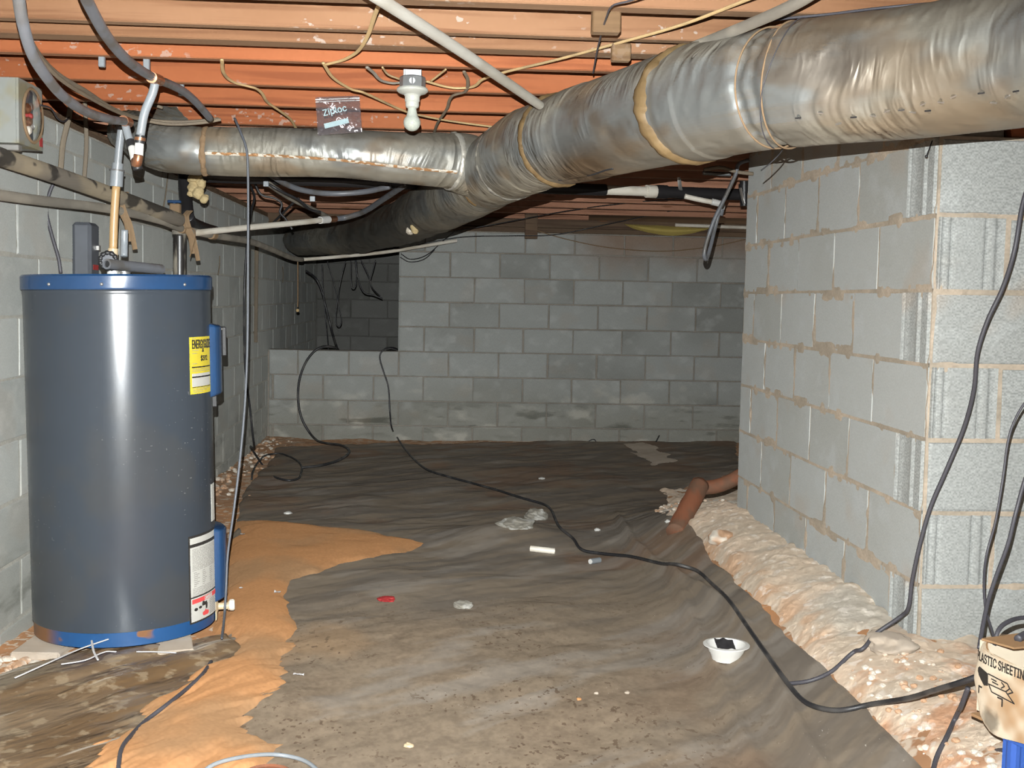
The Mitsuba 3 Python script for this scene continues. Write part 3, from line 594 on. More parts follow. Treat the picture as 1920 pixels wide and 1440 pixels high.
def on_label(pts2, e=.0032):
    """outline on the label, x along phi in radians from p0, y as a share of its height from the top"""
    pg = sg.Polygon(pts2); m = trimesh.creation.extrude_polygon(pg, .0005, engine='earcut')
    v = np.array([hdir(p0 + x) * (HR + e + z) + [0, 0, zt - y * H_] for x, y, z in m.vertices]); return trimesh.Trimesh(v, m.faces[:, ::-1], process=False)
circ = lambda cx, cy, rx, ry: [(cx + rx * math.cos(t), cy + ry * math.sin(t)) for t in np.linspace(0, 6.283, 14)[:-1]]
pic = [on_label(circ(.09, .845, .028, .018)), on_label(circ(.165, .835, .026, .016)), on_label([(.2, .80), (.29, .79), (.305, .82), (.30, .875), (.27, .875), (.27, .83), (.2, .83)]), on_label(circ(.225, .79, .02, .014))]
hp('tap_picture', cat_(pic), 'ink_black', False, wl)
hp('hand_picture', on_label([(.20, .91), (.25, .895), (.27, .88), (.285, .9), (.32, .90), (.34, .925), (.31, .95), (.22, .945)]), 'ink_red', False, wl)
# small upright label
hp('rating_plate', patch(rad(70), rad(79), hz(401, 975, rad(75)), hz(401, 906, rad(75))), 'label_white', False, label='narrow white label')
# access panels
def panel(p0, p1, z0, z1, d):
    ph = np.linspace(p0, p1, 30); prof = [(0, 0), (.10, .75), (.2, 1), (.8, 1), (.9, .75), (1, 0)]
    rings = []
    for zz, k in ((z0, 0), (z0 + .006, .8), (z0 + .014, 1), (z1 - .014, 1), (z1 - .006, .8), (z1, 0)):
        rings.append([hdir(a) * (HR - .002 + d * k * min(1, max(0, math.sin(math.pi * (a - p0) / (p1 - p0))) ** .35 * 1.02)) + [0, 0, zz] for a in ph])
    v = np.array(rings).reshape(-1, 3); i, j = np.meshgrid(np.arange(5), np.arange(29), indexing='ij'); q = np.stack([i * 30 + j, i * 30 + j + 1, (i + 1) * 30 + j + 1, (i + 1) * 30 + j], -1).reshape(-1, 4)
    m = TM(v, q); return m
zU1, zU0 = hz(404, 606, rad(88)), hz(404, 742, rad(88)); zL1, zL0 = hz(410, 984, rad(88)), hz(412, 1120, rad(88))
ap = hp('access_panel', panel(rad(74), rad(116), zU0, zU1, .036), 'heater_blue', 60, label='upper blue access panel')
hp('screw', moved(trimesh.creation.icosphere(2, .005), trimesh.transformations.translation_matrix(hdir(rad(92)) * (HR + .034) + [0, 0, zU1 - .02])), 'steel', True, ap)
hp('terminal_cover', moved(box(-.012, .012, -.012, .012, -.03, .02, .003), axes(hdir(rad(97)) * (HR + .006) + [0, 0, zU0 - .012], hdir(rad(97)), np.cross(EZ, hdir(rad(97))), EZ)), 'black_paint', False)
hp('terminal_cover', moved(box(-.008, .008, -.02, .02, -.04, .06, .003), axes(hdir(rad(96)) * (HR + .043) + [0, 0, (zU0 + zU1) / 2 + .05], hdir(rad(97)), np.cross(EZ, hdir(rad(97))), EZ)), 'black_paint', False)
hp('access_panel', panel(rad(74), rad(112), zL0, zL1, .040), 'heater_blue', 60, label='lower blue access panel')
for ph in (-42, -9, 42): hp('screw', moved(trimesh.creation.icosphere(2, .0055), trimesh.transformations.translation_matrix(hdir(rad(ph)) * (HR + .005) + [0, 0, HH - .030])), 'steel', True)
# drain valve
dv = hdir(rad(86)); zd = hz(432, 1137, rad(86))
A = along(dv * (HR - .004) + [0, 0, zd], dv)
k = hp('drain_valve', moved(lathe([(.0001, 0), (.026, 0), (.026, .006), (.012, .010), (.012, .040), (.016, .042), (.016, .060), (.0001, .062)], 24), A), 'cream_cap', 35, label='cream plastic drain valve')
hp('handle', moved(lathe([(.0001, -.008), (.017, -.008), (.020, -.003), (.020, .006), (.017, .010), (.0001, .010)], 12), axes(dv * (HR + .05) + [0, 0, zd + .002], np.cross(EZ, dv), EZ, -np.cross(dv, [0, 0, 0]) + np.cross(np.cross(EZ, dv), EZ)) ), 'pvc_white', 25, k)
hp('gasket_plate', patch(rad(76), rad(84), zd - .035, zd + .03, .003, .003), 'cream_cap', False)
# fittings on the lid
def on_top(px, py, Y): p = P(px, py, Y); return p
topz = lambda x, y: (HM @ np.array([x - HC0, y - HY, HH, 1]))[2]
def stub(px, Y, prof, mat, name, label):
    p = P(px, 500, Y); z0 = topz(p[0], p[1]); return part(heater, name, moved(lathe(prof, 20), axes([p[0], p[1], z0 - .002], EX, EY, EZ)), mat, 35, label=label)
stub(233, 3.86, [(.0001, 0), (.019, 0), (.019, .012), (.024, .014), (.024, .026), (.0165, .028), (.0165, .036), (.013, .038), (.013, .045), (.0001, .046)], 'steel', 'outlet_fitting', 'metal outlet fitting on the lid')
stub(211, 3.86, [(.0001, 0), (.017, 0), (.017, .022), (.014, .024), (.014, .04), (.0001, .042)], 'white_plastic', 'inlet_fitting', 'white inlet nut on the lid')
# ------------------------------------------------------------------ the insulated duct
def proj(p):
    c = R2W.T @ (np.asarray(p) - CAM); return np.array([CX + F * c[0] / c[2], CY + F * c[1] / c[2]])
ZD = 1.653
def at(px, py, Y, z): p = P(px, py, Y); return np.array([p[0], p[1], z])
ctrl = [PZ(2080, 72, ZD), PZ(1990, 92, ZD), PZ(1920, 106, ZD), PZ(1700, 138, ZD), PZ(1500, 158, ZD), PZ(1300, 196, ZD), PZ(1130, 240, ZD), PZ(1000, 281, ZD - .005), at(927, 312, 4.4, 1.635), at(873, 345, 5.05, 1.622),
        at(807, 388, 6.1, 1.612), at(740, 414, 7.35, 1.605), at(650, 441, 8.8, 1.60), at(592, 441, 9.5, 1.605), at(552, 436, 10.0, 1.615)]
cl = spline(ctrl, 30); cs = np.concatenate([[0], np.cumsum(np.linalg.norm(np.diff(cl, axis=0), axis=1))])
cpx = np.array([proj(p)[0] for p in cl])
cs_of = lambda px: float(np.interp(-px, -cpx, cs))
u_ = np.arange(0, cs[-1], .006); u_ = np.concatenate([u_[:int(5.2 / .006)], np.arange(u_[int(5.2 / .006)], cs[-1], .02)])
cl = np.stack([np.interp(u_, cs, cl[:, k]) for k in range(3)], 1)
for k in range(3): cl[:, k] = np.convolve(np.pad(cl[:, k], 12, mode='edge'), np.ones(25) / 25, 'valid') if False else cl[:, k]
ties = [cs_of(1455), cs_of(1478)]; bands = [cs_of(1300), cs_of(1050), cs_of(958), cs_of(915)]
lap = [cs_of(1345), cs_of(1120), cs_of(1000)]
def pucker(s, th, k=1.0, seed=0):
    a = meshkit.fbm(np.stack(np.broadcast_arrays(s * 26 + .8 * np.sin(th * 2), th * 1.3, s * 0 + seed), -1), 3, seed)
    return k * (1 - np.abs(2 * a - 1) * 2.0)
def trunk_disp(s, th):
    s, th = np.broadcast_arrays(s, th)
    near = ss(cs_of(1120), cs_of(1330), -s * 1.0 + 0) if False else 1 - ss(cs_of(1260), cs_of(1180), s)
    d = .0050 * (meshkit.fbm(np.stack([s * 3.5, np.cos(th) * 1.2, np.sin(th) * 1.2], -1), 3, 3) - .5) * 2
    left = np.exp(-((np.mod(th, 2 * np.pi) - 3.5) / .6) ** 2)                    # wrinkles on the flank that faces the room
    patchy = ss(.42, .62, meshkit.fbm(np.stack([s * 2.6, th * .7, s * 0], -1), 2, 5))
    d = d + .0060 * pucker(s, th, 1, 2) * left * patchy * (near + .15)
    for t in ties:
        g = np.exp(-((s - t) / .016) ** 2); d = d - .014 * g + .0030 * (meshkit.noise(np.stack([th * 9, s * 6, s * 0], -1), 6) - .5) * 2 * np.exp(-np.abs(s - t) / .05)
    for t in bands: d = d - .006 * np.exp(-((s - t) / .02) ** 2)
    for t, h in zip(lap, (.004, .003, .003)): d = d + h * ss(t - .004, t + .004, s) * ss(t + .25, t + .05, s)
    seam = np.exp(-((np.mod(th, 2 * np.pi) - 2.02 + .05 * np.sin(s * 6)) / .05) ** 2) * near
    d = d + seam * (.005 * (meshkit.noise(np.stack([s * 34, th * 6, s * 0], -1), 8) - .4))
    d = d - .012 * np.exp(-((s - cs_of(1100)) / .075) ** 2) * np.exp(-((np.mod(th, 2 * np.pi) - 1.75) / .05) ** 2)
    far = ss(cs_of(890), cs_of(760), s)
    return d + far * .010 * (meshkit.fbm(np.stack([s * 7, np.cos(th) * 2, np.sin(th) * 2], -1), 3, 9) - .5) * 2
pxs = np.interp(u_, cs, cpx)
R_ = np.interp(-pxs, [-2080, -1400, -1300, -1200, -1000, -900, -800, -640, -560, -540], [.134, .134, .139, .137, .134, .132, .132, .134, .125, .06])
duct = thing('insulated_duct', 'fat silver foil-wrapped air duct hung under the joists with a thinner branch to the left', 'air duct')
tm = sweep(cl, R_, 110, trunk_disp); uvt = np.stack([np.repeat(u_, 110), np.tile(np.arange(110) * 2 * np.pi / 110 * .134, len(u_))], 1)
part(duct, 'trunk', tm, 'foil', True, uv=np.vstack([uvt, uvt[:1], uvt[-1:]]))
# branch
bc = [at(905, 305, 4.42, 1.64), at(853, 306, 4.36, 1.662), at(773, 303, 4.3, 1.662), at(640, 293, 4.27, 1.668), at(567, 285, 4.27, 1.668), at(413, 273, 4.27, 1.664), at(345, 268, 4.27, 1.668), at(303, 262, 4.30, 1.682), at(270, 250, 4.42, 1.72), at(250, 236, 4.62, 1.775), at(236, 225, 4.85, 1.80)]
bl = spline(bc, 30); bs = np.concatenate([[0], np.cumsum(np.linalg.norm(np.diff(bl, axis=0), axis=1))]); bpx = np.array([proj(p)[0] for p in bl])
w_ = np.arange(0, bs[-1], .005); bl = np.stack([np.interp(w_, bs, bl[:, k]) for k in range(3)], 1); bpxs = np.interp(w_, bs, bpx); bs_of = lambda px: float(np.interp(-px, -bpx, bs))
BR = np.interp(-bpxs, [-905, -870, -853, -835, -773, -640, -413, -330, -280, -250, -236], [.112, .110, .106, .098, .091, .084, .084, .086, .082, .075, .07])
SEAM = lambda s: 2.93 - .33 * ss(bs_of(400), bs_of(840), s)
def branch_disp(s, th):
    s, th = np.broadcast_arrays(s, th); t = np.mod(th, 2 * np.pi); lo = SEAM(s)
    up = ss(lo - .02, lo + .05, t) * ss(4.9, 4.2, t) * ss(bs_of(845), bs_of(820), s) * ss(bs_of(380), bs_of(395), s)
    d = .0035 * (meshkit.fbm(np.stack([s * 5, np.cos(th) * 1.5, np.sin(th) * 1.5], -1), 3, 13) - .5) * 2
    d = d + up * (.0042 * pucker(s * 1.5, (t - lo) * .9, 1, 12) * np.exp(-(t - lo) / .8) + .004)
    d = d + .0045 * np.exp(-((t - lo) / .03) ** 2) * up * 0
    d = d - .007 * np.exp(-((s - bs_of(385)) / .012) ** 2)
    el = ss(bs_of(345), bs_of(300), s); d = d + el * .0050 * pucker(s * 1.2, th * 2.6, 1, 14)
    return d
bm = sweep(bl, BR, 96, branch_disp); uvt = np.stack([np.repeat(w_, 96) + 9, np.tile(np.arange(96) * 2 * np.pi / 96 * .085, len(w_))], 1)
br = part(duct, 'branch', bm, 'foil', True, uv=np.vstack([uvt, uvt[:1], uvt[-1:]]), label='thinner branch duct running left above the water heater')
def wrapband(line, ss_, rads, s0, w, e, mat, name, parent, t0=0, t1=2 * np.pi, slope=0.0, lump=.004, seed=0, n=150, label=None):
    th = np.linspace(t0, t1, n); t_, a_, b_ = frames(line); rows = []
    for k, (o, h) in enumerate([(-w, -.004), (-w * .55, e * .8), (0, e), (w * .55, e * .8), (w, -.004)]):
        sv = s0 + o * (1 + 1.1 * (meshkit.fbm(np.stack([th * 5, th * 0 + k * (k in (0, 4)), th * 0 + seed], -1), 3, seed) - .5)) + slope * np.cos(th) + .25 * w * (meshkit.noise(np.stack([th * 2, th * 0, th * 0 + seed], -1), seed) - .5)
        c = np.stack([np.interp(sv, ss_, line[:, q]) for q in range(3)], 1); A = np.stack([np.interp(sv, ss_, a_[:, q]) for q in range(3)], 1); B = np.stack([np.interp(sv, ss_, b_[:, q]) for q in range(3)], 1)
        r = np.interp(sv, ss_, rads) + h + lump * 2 * (meshkit.fbm(np.stack([th * 9, th * 0 + k * .6, th * 0 + seed], -1), 3, seed + 1) - .5) * (h > 0)
        rows.append(c + A * (r * np.cos(th))[:, None] + B * (r * np.sin(th))[:, None])
    v = np.vstack(rows); i, j = np.meshgrid(np.arange(4), np.arange(n - 1), indexing='ij'); q = np.stack([i * n + j, i * n + j + 1, (i + 1) * n + j + 1, (i + 1) * n + j], -1).reshape(-1, 4)
    m = TM(v, q); c = line[np.argmin(abs(ss_ - s0))]
    if ((m.triangles_center - c) * m.face_normals).sum() < 0: m.invert()
    return part(parent, name, m, mat, True, label=label)
wrapband(cl, u_, R_, bands[0], .021, .009, 'mastic', 'mastic_band', duct, slope=-.03, seed=3, label='yellowed mastic band on the fat part of the duct')
wrapband(cl, u_, R_, bands[1], .018, .008, 'mastic', 'mastic_band', duct, slope=.015, seed=4, t0=1.2, t1=5.2)
wrapband(cl, u_, R_, bands[2], .020, .002, 'foil_tape', 'tape_band', duct, slope=.05, seed=5)
wrapband(cl, u_, R_, bands[3] - .03, .018, .006, 'mastic', 'mastic_band', duct, slope=.06, seed=6, t0=2.0, t1=4.6)
wrapband(bl, w_, BR, bs_of(846), .012, .003, 'foil_tape', 'tape_band', br, seed=7)
wrapband(bl, w_, BR, bs_of(386), .010, .003, 'twine', 'strap', br, seed=8, label='brown strap around the branch duct')
# twine ties on the trunk
def ring_line(s0, amp, e=.001, t0=0, t1=6.283, n=60, ph=0):
    th = np.linspace(t0, t1, n); t_, a_, b_ = frames(cl); sv = s0 + amp * np.sin(th + ph)
    f = lambda M_: np.stack([np.interp(sv, u_, M_[:, q]) for q in range(3)], 1); r = np.interp(sv, u_, R_) - .001 + e
    return f(cl) + f(a_) * (r * np.cos(th))[:, None] + f(b_) * (r * np.sin(th))[:, None]
part(duct, 'tie_string', sweep(ring_line(ties[0], .004), .0022, 6), 'twine', True)
part(duct, 'tie_string', sweep(ring_line(ties[1] - .01, .025, .004, ph=1.1), .0022, 6), 'twine', True)
part(duct, 'tie_wire', sweep(ring_line(ties[1] - .012, .045, .006, 1.7, 5.4, ph=.7), .0012, 5), 'cord_grey', True)
# staples and gashes of the trunk's jacket
DV, DN = tm.vertices, tm.vertex_normals; DP = np.array([(R2W.T @ (p - CAM)) for p in DV]); DPX = np.stack([CX + F * DP[:, 0] / DP[:, 2], CY + F * DP[:, 1] / DP[:, 2]], 1); FAC = (DN * (CAM - DV)).sum(1) > 0
def on_duct(px, py):
    d = np.where(FAC, ((DPX - [px, py]) ** 2).sum(1), 1e9); k = np.argmin(d); return DV[k], DN[k]
for k, (px, py) in enumerate(((1500, 222), (1537, 213), (1571, 233), (1600, 222), (1638, 217), (1665, 208), (1692, 208), (1712, 213), (1731, 193), (1740, 208), (1764, 195), (1788, 184), (1842, 172), (1862, 194), (1890, 180), (1906, 172))):
    p, nn = on_duct(px, py); x = _n(np.cross(nn, EZ) + [0, 0, .3 * math.sin(k * 2.1)]); x = _n(x - nn * (x @ nn))
    part(duct, 'staple', moved(box(-.0065, .0065, -.0012, .0012, -.001, .0022), axes(p, x, np.cross(nn, x), nn)), 'steel' if k % 3 else 'cord_black')
    part(duct, 'pucker', moved(rock(.0075, 50 + k, .30, 2, .5), axes(p + nn * -.0016, x, np.cross(nn, x), nn)), 'foil', True)
g = [on_duct(x, y) for x, y in ((1048, 337), (1072, 334), (1095, 329), (1115, 325), (1135, 320), (1150, 315))]
part(duct, 'gash', sweep(spline([p - nn * .0005 for p, nn in g]), .0032, 6), 'cord_black', True, label='dark slit in the stained underside')
# frayed seam of the branch
sg_ = np.linspace(bs_of(838), bs_of(392), 170); t_, a_, b_ = frames(bl); rr_ = np.random.default_rng(9); rows = []
for k, (dt, e) in enumerate([(-.05, .000), (0, .005), (.055, .0085), (.09, .003)]):
    th = SEAM(sg_) + dt * (1 + .8 * (rr_.random(170) - .3) * (k == 2)); r = np.interp(sg_, w_, BR) + e + .006 * rr_.random(170) * (k == 2)
    f = lambda M_: np.stack([np.interp(sg_, w_, M_[:, q]) for q in range(3)], 1)
    rows.append(f(bl) + f(a_) * (r * np.cos(th))[:, None] + f(b_) * (r * np.sin(th))[:, None])
v = np.vstack(rows); i, j = np.meshgrid(np.arange(3), np.arange(169), indexing='ij'); q = np.stack([i * 170 + j, i * 170 + j + 1, (i + 1) * 170 + j + 1, (i + 1) * 170 + j], -1).reshape(-1, 4)
pr('seam_mat', mikit.proc(lambda p, n, uv: mix(C3(.36, .19, .085), C3(.66, .60, .50), smoothstep(.46, .58, noise(p.x * 75, p.y * 75, p.z * 75)))), .6)
part(br, 'seam', TM(v, q), 'seam_mat', label='frayed stapled seam')
# torn white patch and foam on the dark far part
p0_ = on_duct(769, 433)[0]; part(duct, 'torn_patch', moved(rock(.019, 3, 1.3), axes(p0_, EX, EY, EZ)), 'pvc_white', True)
p0_ = on_duct(778, 428)[0]; part(duct, 'foam_blob', moved(rock(.022, 5, 1.2), axes(p0_, EX, EY, EZ)), 'foam_tan', True)
# crumpled flat foil above the branch's left end
v, q = grid(np.linspace(0, 1, 40), np.linspace(0, 1, 16), lambda A, B: 0 * A)
A_, B_ = v[:, 0], v[:, 1]
p1_, p2_, p3_, p4_ = P(188, 196, 5.0), P(330, 200, 4.55), P(362, 236, 4.35), P(250, 238, 4.55)
v = (p1_[None] * ((1 - A_) * (1 - B_))[:, None] + p2_[None] * (A_ * (1 - B_))[:, None] + p3_[None] * (A_ * B_)[:, None] + p4_[None] * ((1 - A_) * B_)[:, None])
v[:, 2] += .02 * (nz(A_ * 6, B_ * 3, 0, 1, 33) - .5); v[:, 1] += .03 * (nz(A_ * 9, B_ * 5, 2, 1, 34) - .5)
part(duct, 'loose_foil', TM(v, q), 'foil', True, uv=np.stack([A_ * .4, B_ * .3], 1), label='loose foil flap at the left end of the branch')

# ------------------------------------------------------------------ cables and pipes
def P4(px, py, nearer): p = HF(px, py); return (px, py, p[1] - nearer)
def pts3(pts):
    out = []
    for p in pts:
        if p[0] == 'c': out.append(CP(p[1], p[2], p[3] if len(p) > 3 else .008))
        elif p[0] == 'f': out.append(HF(p[1], p[2], p[3] if len(p) > 3 else .012))
        elif p[0] == 'l': out.append(PX(p[1], p[2], XL + (p[3] if len(p) > 3 else .015)))
        else: out.append(P(*p))
    return out
def cab(name, label, cat, pts, r, mat, group=None, flat=None, sides=8, n=7):
    return single(name, tube(pts3(pts), r, sides, n, flat=flat), mat, label, cat, group, smooth=True)
# grey water pipes at upper left
a = cab('water_pipe', 'grey bent water pipe swooping from the top left corner down to a copper elbow', 'pipe', [(33, -20, 2.12), (40, 30, 2.16), (58, 95, 2.25), (84, 140, 2.36), (118, 180, 2.55), (165, 211, 2.85), (213, 225, 3.14), (238, 228, 3.28)], .0108, 'grey_pipe', sides=14)
b = cab('water_pipe', 'grey water pipe running diagonally under the joists past the copper tee', 'pipe', [(155, -20, 2.2), (165, 5, 2.28), (200, 68, 2.5), (240, 114, 2.75), (290, 147, 3.12), (318, 158, 3.32), (345, 172, 3.5), (368, 192, 3.66), (394, 222, 3.86)], .0115, 'grey_pipe', sides=14)
t = thing('pipe_drop', 'short grey pipes dropping from two copper tees to one copper elbow above the heater', 'pipe')
pt = lambda px, py, Y: P(px, py, Y)
part(t, 'tee', cat_([tube([pt(284, 145, 3.07), pt(299, 151, 3.17)], .0145, 14), tube([pt(293, 148, 3.12), pt(291, 157, 3.12)], .0135, 12)]), 'copper', 35, label='copper tee on the diagonal pipe')
part(t, 'drop_pipe', tube([pt(291, 155, 3.12), pt(286, 175, 3.12), pt(271, 212, 3.13), pt(263, 255, 3.14)], .0112, 14), 'grey_pipe_light', True, label='longer grey drop pipe')
part(t, 'coupling', tube([pt(263, 254, 3.14), pt(261.5, 269, 3.14)], .0135, 14), 'black_paint', 35)
part(t, 'crimp_ring', tube([pt(262.8, 258, 3.14), pt(262.2, 264, 3.14)], .0142, 14), 'copper', 35)
part(t, 'stub', tube([pt(261.5, 268, 3.14), pt(260, 292, 3.14)], .0115, 14), 'white_plastic', True)
part(t, 'elbow', tube([pt(260, 291, 3.14), pt(258, 302, 3.14), pt(256, 308, 3.15), pt(254, 303, 3.20)], .0125, 14), 'copper', True, label='copper elbow at the lower end')
part(t, 'tee', tube([pt(231, 226, 3.25), pt(241, 230, 3.3)], .0142, 14), 'copper', 35, label='copper tee on the swooping pipe')
part(t, 'drop_pipe', tube([pt(235, 233, 3.28), pt(239, 250, 3.27), pt(244, 266, 3.26)], .0105, 14), 'grey_pipe_light', True)
part(t, 'coupling', tube([pt(244, 265, 3.26), pt(247.5, 277, 3.25)], .0125, 14), 'black_paint', 35)
part(t, 'stub', tube([pt(247, 276, 3.25), pt(253, 302, 3.21)], .0105, 14), 'white_plastic', True)
part(t, 'cap', tube([pt(256.5, 309, 3.15), pt(259, 318, 3.15)], .0125, 14), 'black_paint', 35)
# heater's riser
t = thing('riser_pipe', 'vertical riser of grey and cream pipe standing on the heater lid', 'pipe')
Yr = 3.86
part(t, 'upper_pipe', tube([pt(228, 238, Yr), pt(223, 282, Yr), pt(220, 316, Yr)], .0125, 14), 'grey_pipe_light', True, label='grey upper pipe')
part(t, 'coupling', cat_([tube([pt(221, 306, Yr), pt(219.5, 320, Yr)], .0175, 16), tube([pt(219.5, 320, Yr), pt(218, 350, Yr)], .0205, 16)]), 'grey_pipe_light', 35, label='grey reducer coupling')
part(t, 'clamp', tube([pt(219.5, 318, Yr), pt(219.3, 321, Yr)], .0235, 16), 'grey_pipe', 35)
part(t, 'lower_pipe', tube([pt(218, 348, Yr), pt(214, 410, Yr), pt(212, 470, Yr)], .0128, 14), 'cream_pipe', True, label='cream lower pipe')
part(t, 'end_cap', tube([pt(212, 466, Yr), pt(211, 492, Yr)], .0158, 16), 'cream_cap', 35)
cab('pipe_stub', 'short upright blue-grey pipe stub behind the cream riser on the heater lid', 'pipe', [(233.5, 431, 3.87), (233, 455, 3.87), (232.5, 481, 3.86)], .0115, 'grey_pipe_light', sides=14)
# things lying on the lid
p = P(200, 495, 3.72); q_ = P(302, 505, 3.98)
d_ = _n(q_ - p); t = thing('pipe_offcut', 'grey open-ended pipe offcut lying on the heater lid', 'pipe')
A = along(p, d_); L = np.linalg.norm(q_ - p)
part(t, 'pipe', moved(lathe([(.0105, 0), (.0165, 0), (.0165, L), (.0105, L), (.0105, 0)], 24), A), 'grey_pipe', 35)
part(t, 'bore', moved(lathe([(.0001, .006), (.0104, .006), (.0104, .02), (.0001, .02)], 20), A), 'black_paint', 35, label='dark open end')
p = P(203, 489, 3.80)
w = []
for k in range(11):
    a0 = k * 2 * np.pi / 11; w.append(moved(trimesh.creation.icosphere(1, .0085), trimesh.transformations.translation_matrix([.025 * math.cos(a0), .025 * math.sin(a0), 0])))
wh = thing('hand_wheel', 'black scalloped valve handwheel leaning behind the pipe offcut on the heater lid', 'handwheel')
part(wh, 'rim', moved(trimesh.boolean.union(w + [trimesh.creation.torus(.025, .006)], engine='manifold'), axes(p, EX, EZ, -EY)), 'black_paint', 40)
part(wh, 'hub', moved(lathe([(.0001, -.004), (.021, -.003), (.021, .003), (.0001, .004)], 20), axes(p, EX, EZ, -EY)), 'grey_pipe', 40)
# drain pipes along the left wall
cab('drain_pipe', 'thick dusty black drain pipe sloping along the left block wall', 'pipe', [(-30, 284, 3.5), (0, 294, 3.62), (100, 327, 3.98), (200, 362, 4.4), (335, 412, 5.05)], .0285, 'dusty_pipe', sides=18)
t = thing('waste_pipe', 'thinner dusty grey pipe running just below the thick drain pipe', 'pipe')
part(t, 'pipe', tube(pts3([(-30, 360, 3.55), (0, 366, 3.66), (100, 379, 4.0), (200, 391, 4.4), (300, 413, 4.9), (345, 430, 5.2), (400, 441, 5.55), (465, 452, 6.2), (505, 466, 6.9), (548, 484, 7.9), (566, 487, 8.3)]), [.0165], 14), 'dusty_grey', True)
for px, py, Y, px2, py2 in ((395, 440, 5.5, 401, 441), (340, 428, 5.16, 350, 432)): part(t, 'tape_ring', tube([P(px, py, Y), P(px2, py2, Y + .06)], .021, 16), 'twine', 35)
for px, py, Y in ((232, 398, 4.55), (352, 428, 5.2)):
    for k in range(2):
        o = P(px + 6 * k, py, Y)
        single('twine_wrap', tube([o + [0, 0, .075], o + [-.01, -.032, .045], o + [.004, -.036, -.01], o + [.018, -.030, -.045], o + [.025 + .01 * k, -.02, -.11 - .03 * k]], .005, 6, flat=(.010, .0025)), 'twine',
               f"brown tape tail {'hanging' if k else 'wrapped'} round the dusty pipes {'beside the cream riser' if px < 300 else 'above the black standpipe'}", 'tape')
cab('tape_tail', 'long brown tape loop with a pale bead hanging right of the black standpipe', 'tape', [(345, 428, 5.15), (361, 428, 5.15), (366, 440, 5.15), (362, 462, 5.15), (356, 482, 5.15)], .004, 'twine', flat=(.007, .002))
t = thing('standpipe', 'black upright pipe with scuffs behind the right side of the heater', 'pipe')
part(t, 'pipe', tube(pts3([(337, 436, 5.2), (337, 480, 5.2), (337, 540, 5.2)]), .0285, 18), 'scuffed_black', True)
part(t, 'collar', tube(pts3([(337, 432, 5.2), (337, 440, 5.2)]), .033, 18), 'dusty_grey', 35)
t = thing('drain_stack', 'black pipe stack with an elbow hanging under the branch duct by the foam lump', 'pipe')
part(t, 'upright', tube(pts3([(346, 322, 5.65), (347, 360, 5.6), (352, 408, 5.5)]), .030, 16), 'abs_black', True)
part(t, 'sweep_elbow', tube(pts3([(352, 405, 5.5), (358, 416, 5.55), (378, 426, 5.9), (404, 434, 6.4)]), .028, 16), 'abs_black', True)
t = thing('plastic_drain_line', 'long black plastic drain line under the joists passing behind the ducts to the pillar', 'pipe')
pA, pB = P(380, 330, 5.55), P(1418, 366, 6.42); ln = lambda px: pA + (pB - pA) * ((px - 380) / (1418 - 380) * .97)
part(t, 'pipe', tube([pA, ln(600), ln(800), ln(1120)], .030, 18), 'abs_black', True)
part(t, 'white_pipe', tube([ln(1060), ln(1214)], .0255, 18), 'pvc_white', True, label='white section')
part(t, 'white_coupling', tube([ln(1206), ln(1227)], .034, 20), 'pvc_white', 35, label='white coupling')
part(t, 'pipe', tube([ln(1227), ln(1320), pB], .031, 18), 'abs_black', True)
part(t, 'coupling', tube([ln(1226), ln(1250)], .036, 20), 'abs_black', 35)
part(t, 'riser', tube([P(1395, 330, 6.3), P(1396, 386, 6.3)], .024, 16), 'abs_black', 35)
part(t, 'riser_collar', tube([P(1395, 345, 6.3), P(1395.5, 362, 6.3)], .030, 16), 'abs_black', 35)
tm_ = meshkit.text_mesh('ABS DWV CELL CORE 2 IN', .010, .0005); tm_.apply_transform(axes(ln(1284) + [0, -.0325, -.002], _n(pB - pA), EZ, -EY)) if False else None
single('pipe_strap', tube([P(1273, 332, 6.22), P(1275, 350, 6.24), P(1278, 366, 6.27)], .004, 6, flat=(.010, .002)), 'steel', 'metal hanger strap on the black drain line beside the white coupling', 'strap')
single('pipe_strap', tube([P(1388, 352, 6.2), P(1392, 372, 6.22), P(1395, 382, 6.22)], .003, 6, flat=(.008, .002)), 'steel', 'metal hanger strap at the far end of the black drain line by the pillar', 'strap')
# white supply line along the left, with grey hose
t = thing('supply_line', 'thin white pipe with a grey hose end slanting up before the far duct', 'pipe')
part(t, 'pipe', tube(pts3([(364, 437, 5.3), (450, 428, 5.6), (540, 419.5, 5.95), (601, 413, 6.2)]), .0145, 14), 'pvc_white', True)
part(t, 'coupling', tube(pts3([(600, 413, 6.2), (616, 411.5, 6.27)]), .0195, 16), 'white_plastic', 35)
part(t, 'crimp_ring', tube(pts3([(616, 411.5, 6.27), (629, 410.5, 6.32)]), .017, 16), 'copper', 35, label='copper ring')
part(t, 'hose', tube(pts3([(628, 410.5, 6.32), (648, 408, 6.35), (680, 398, 6.3), (715, 376, 6.0), (760, 346, 5.5)]), .0145, 14), 'grey_pipe', True, label='grey hose end')
cab('hose', 'grey hose curving below the middle of the branch duct', 'hose', [(508, 328, 5.1), (530, 342, 5.2), (565, 356, 5.3), (620, 363, 5.4), (680, 360, 5.4), (730, 350, 5.3)], .0125, 'grey_pipe', sides=12)
cab('supply_pipe', 'thin white pipe crossing the recess opening below the far end of the duct', 'pipe', [(564, 487, 8.9), (640, 481, 9.0), (720, 473, 9.1), (790, 462, 9.2), (856, 451, 9.3)], .0135, 'pvc_white', sides=12)
cab('supply_pipe', 'short white pipe along the top of the back wall beside the pillar', 'pipe', [(1266, 422, 9.56), (1300, 423, 9.56), (1410, 427, 9.56)], .0145, 'pvc_white', sides=12)
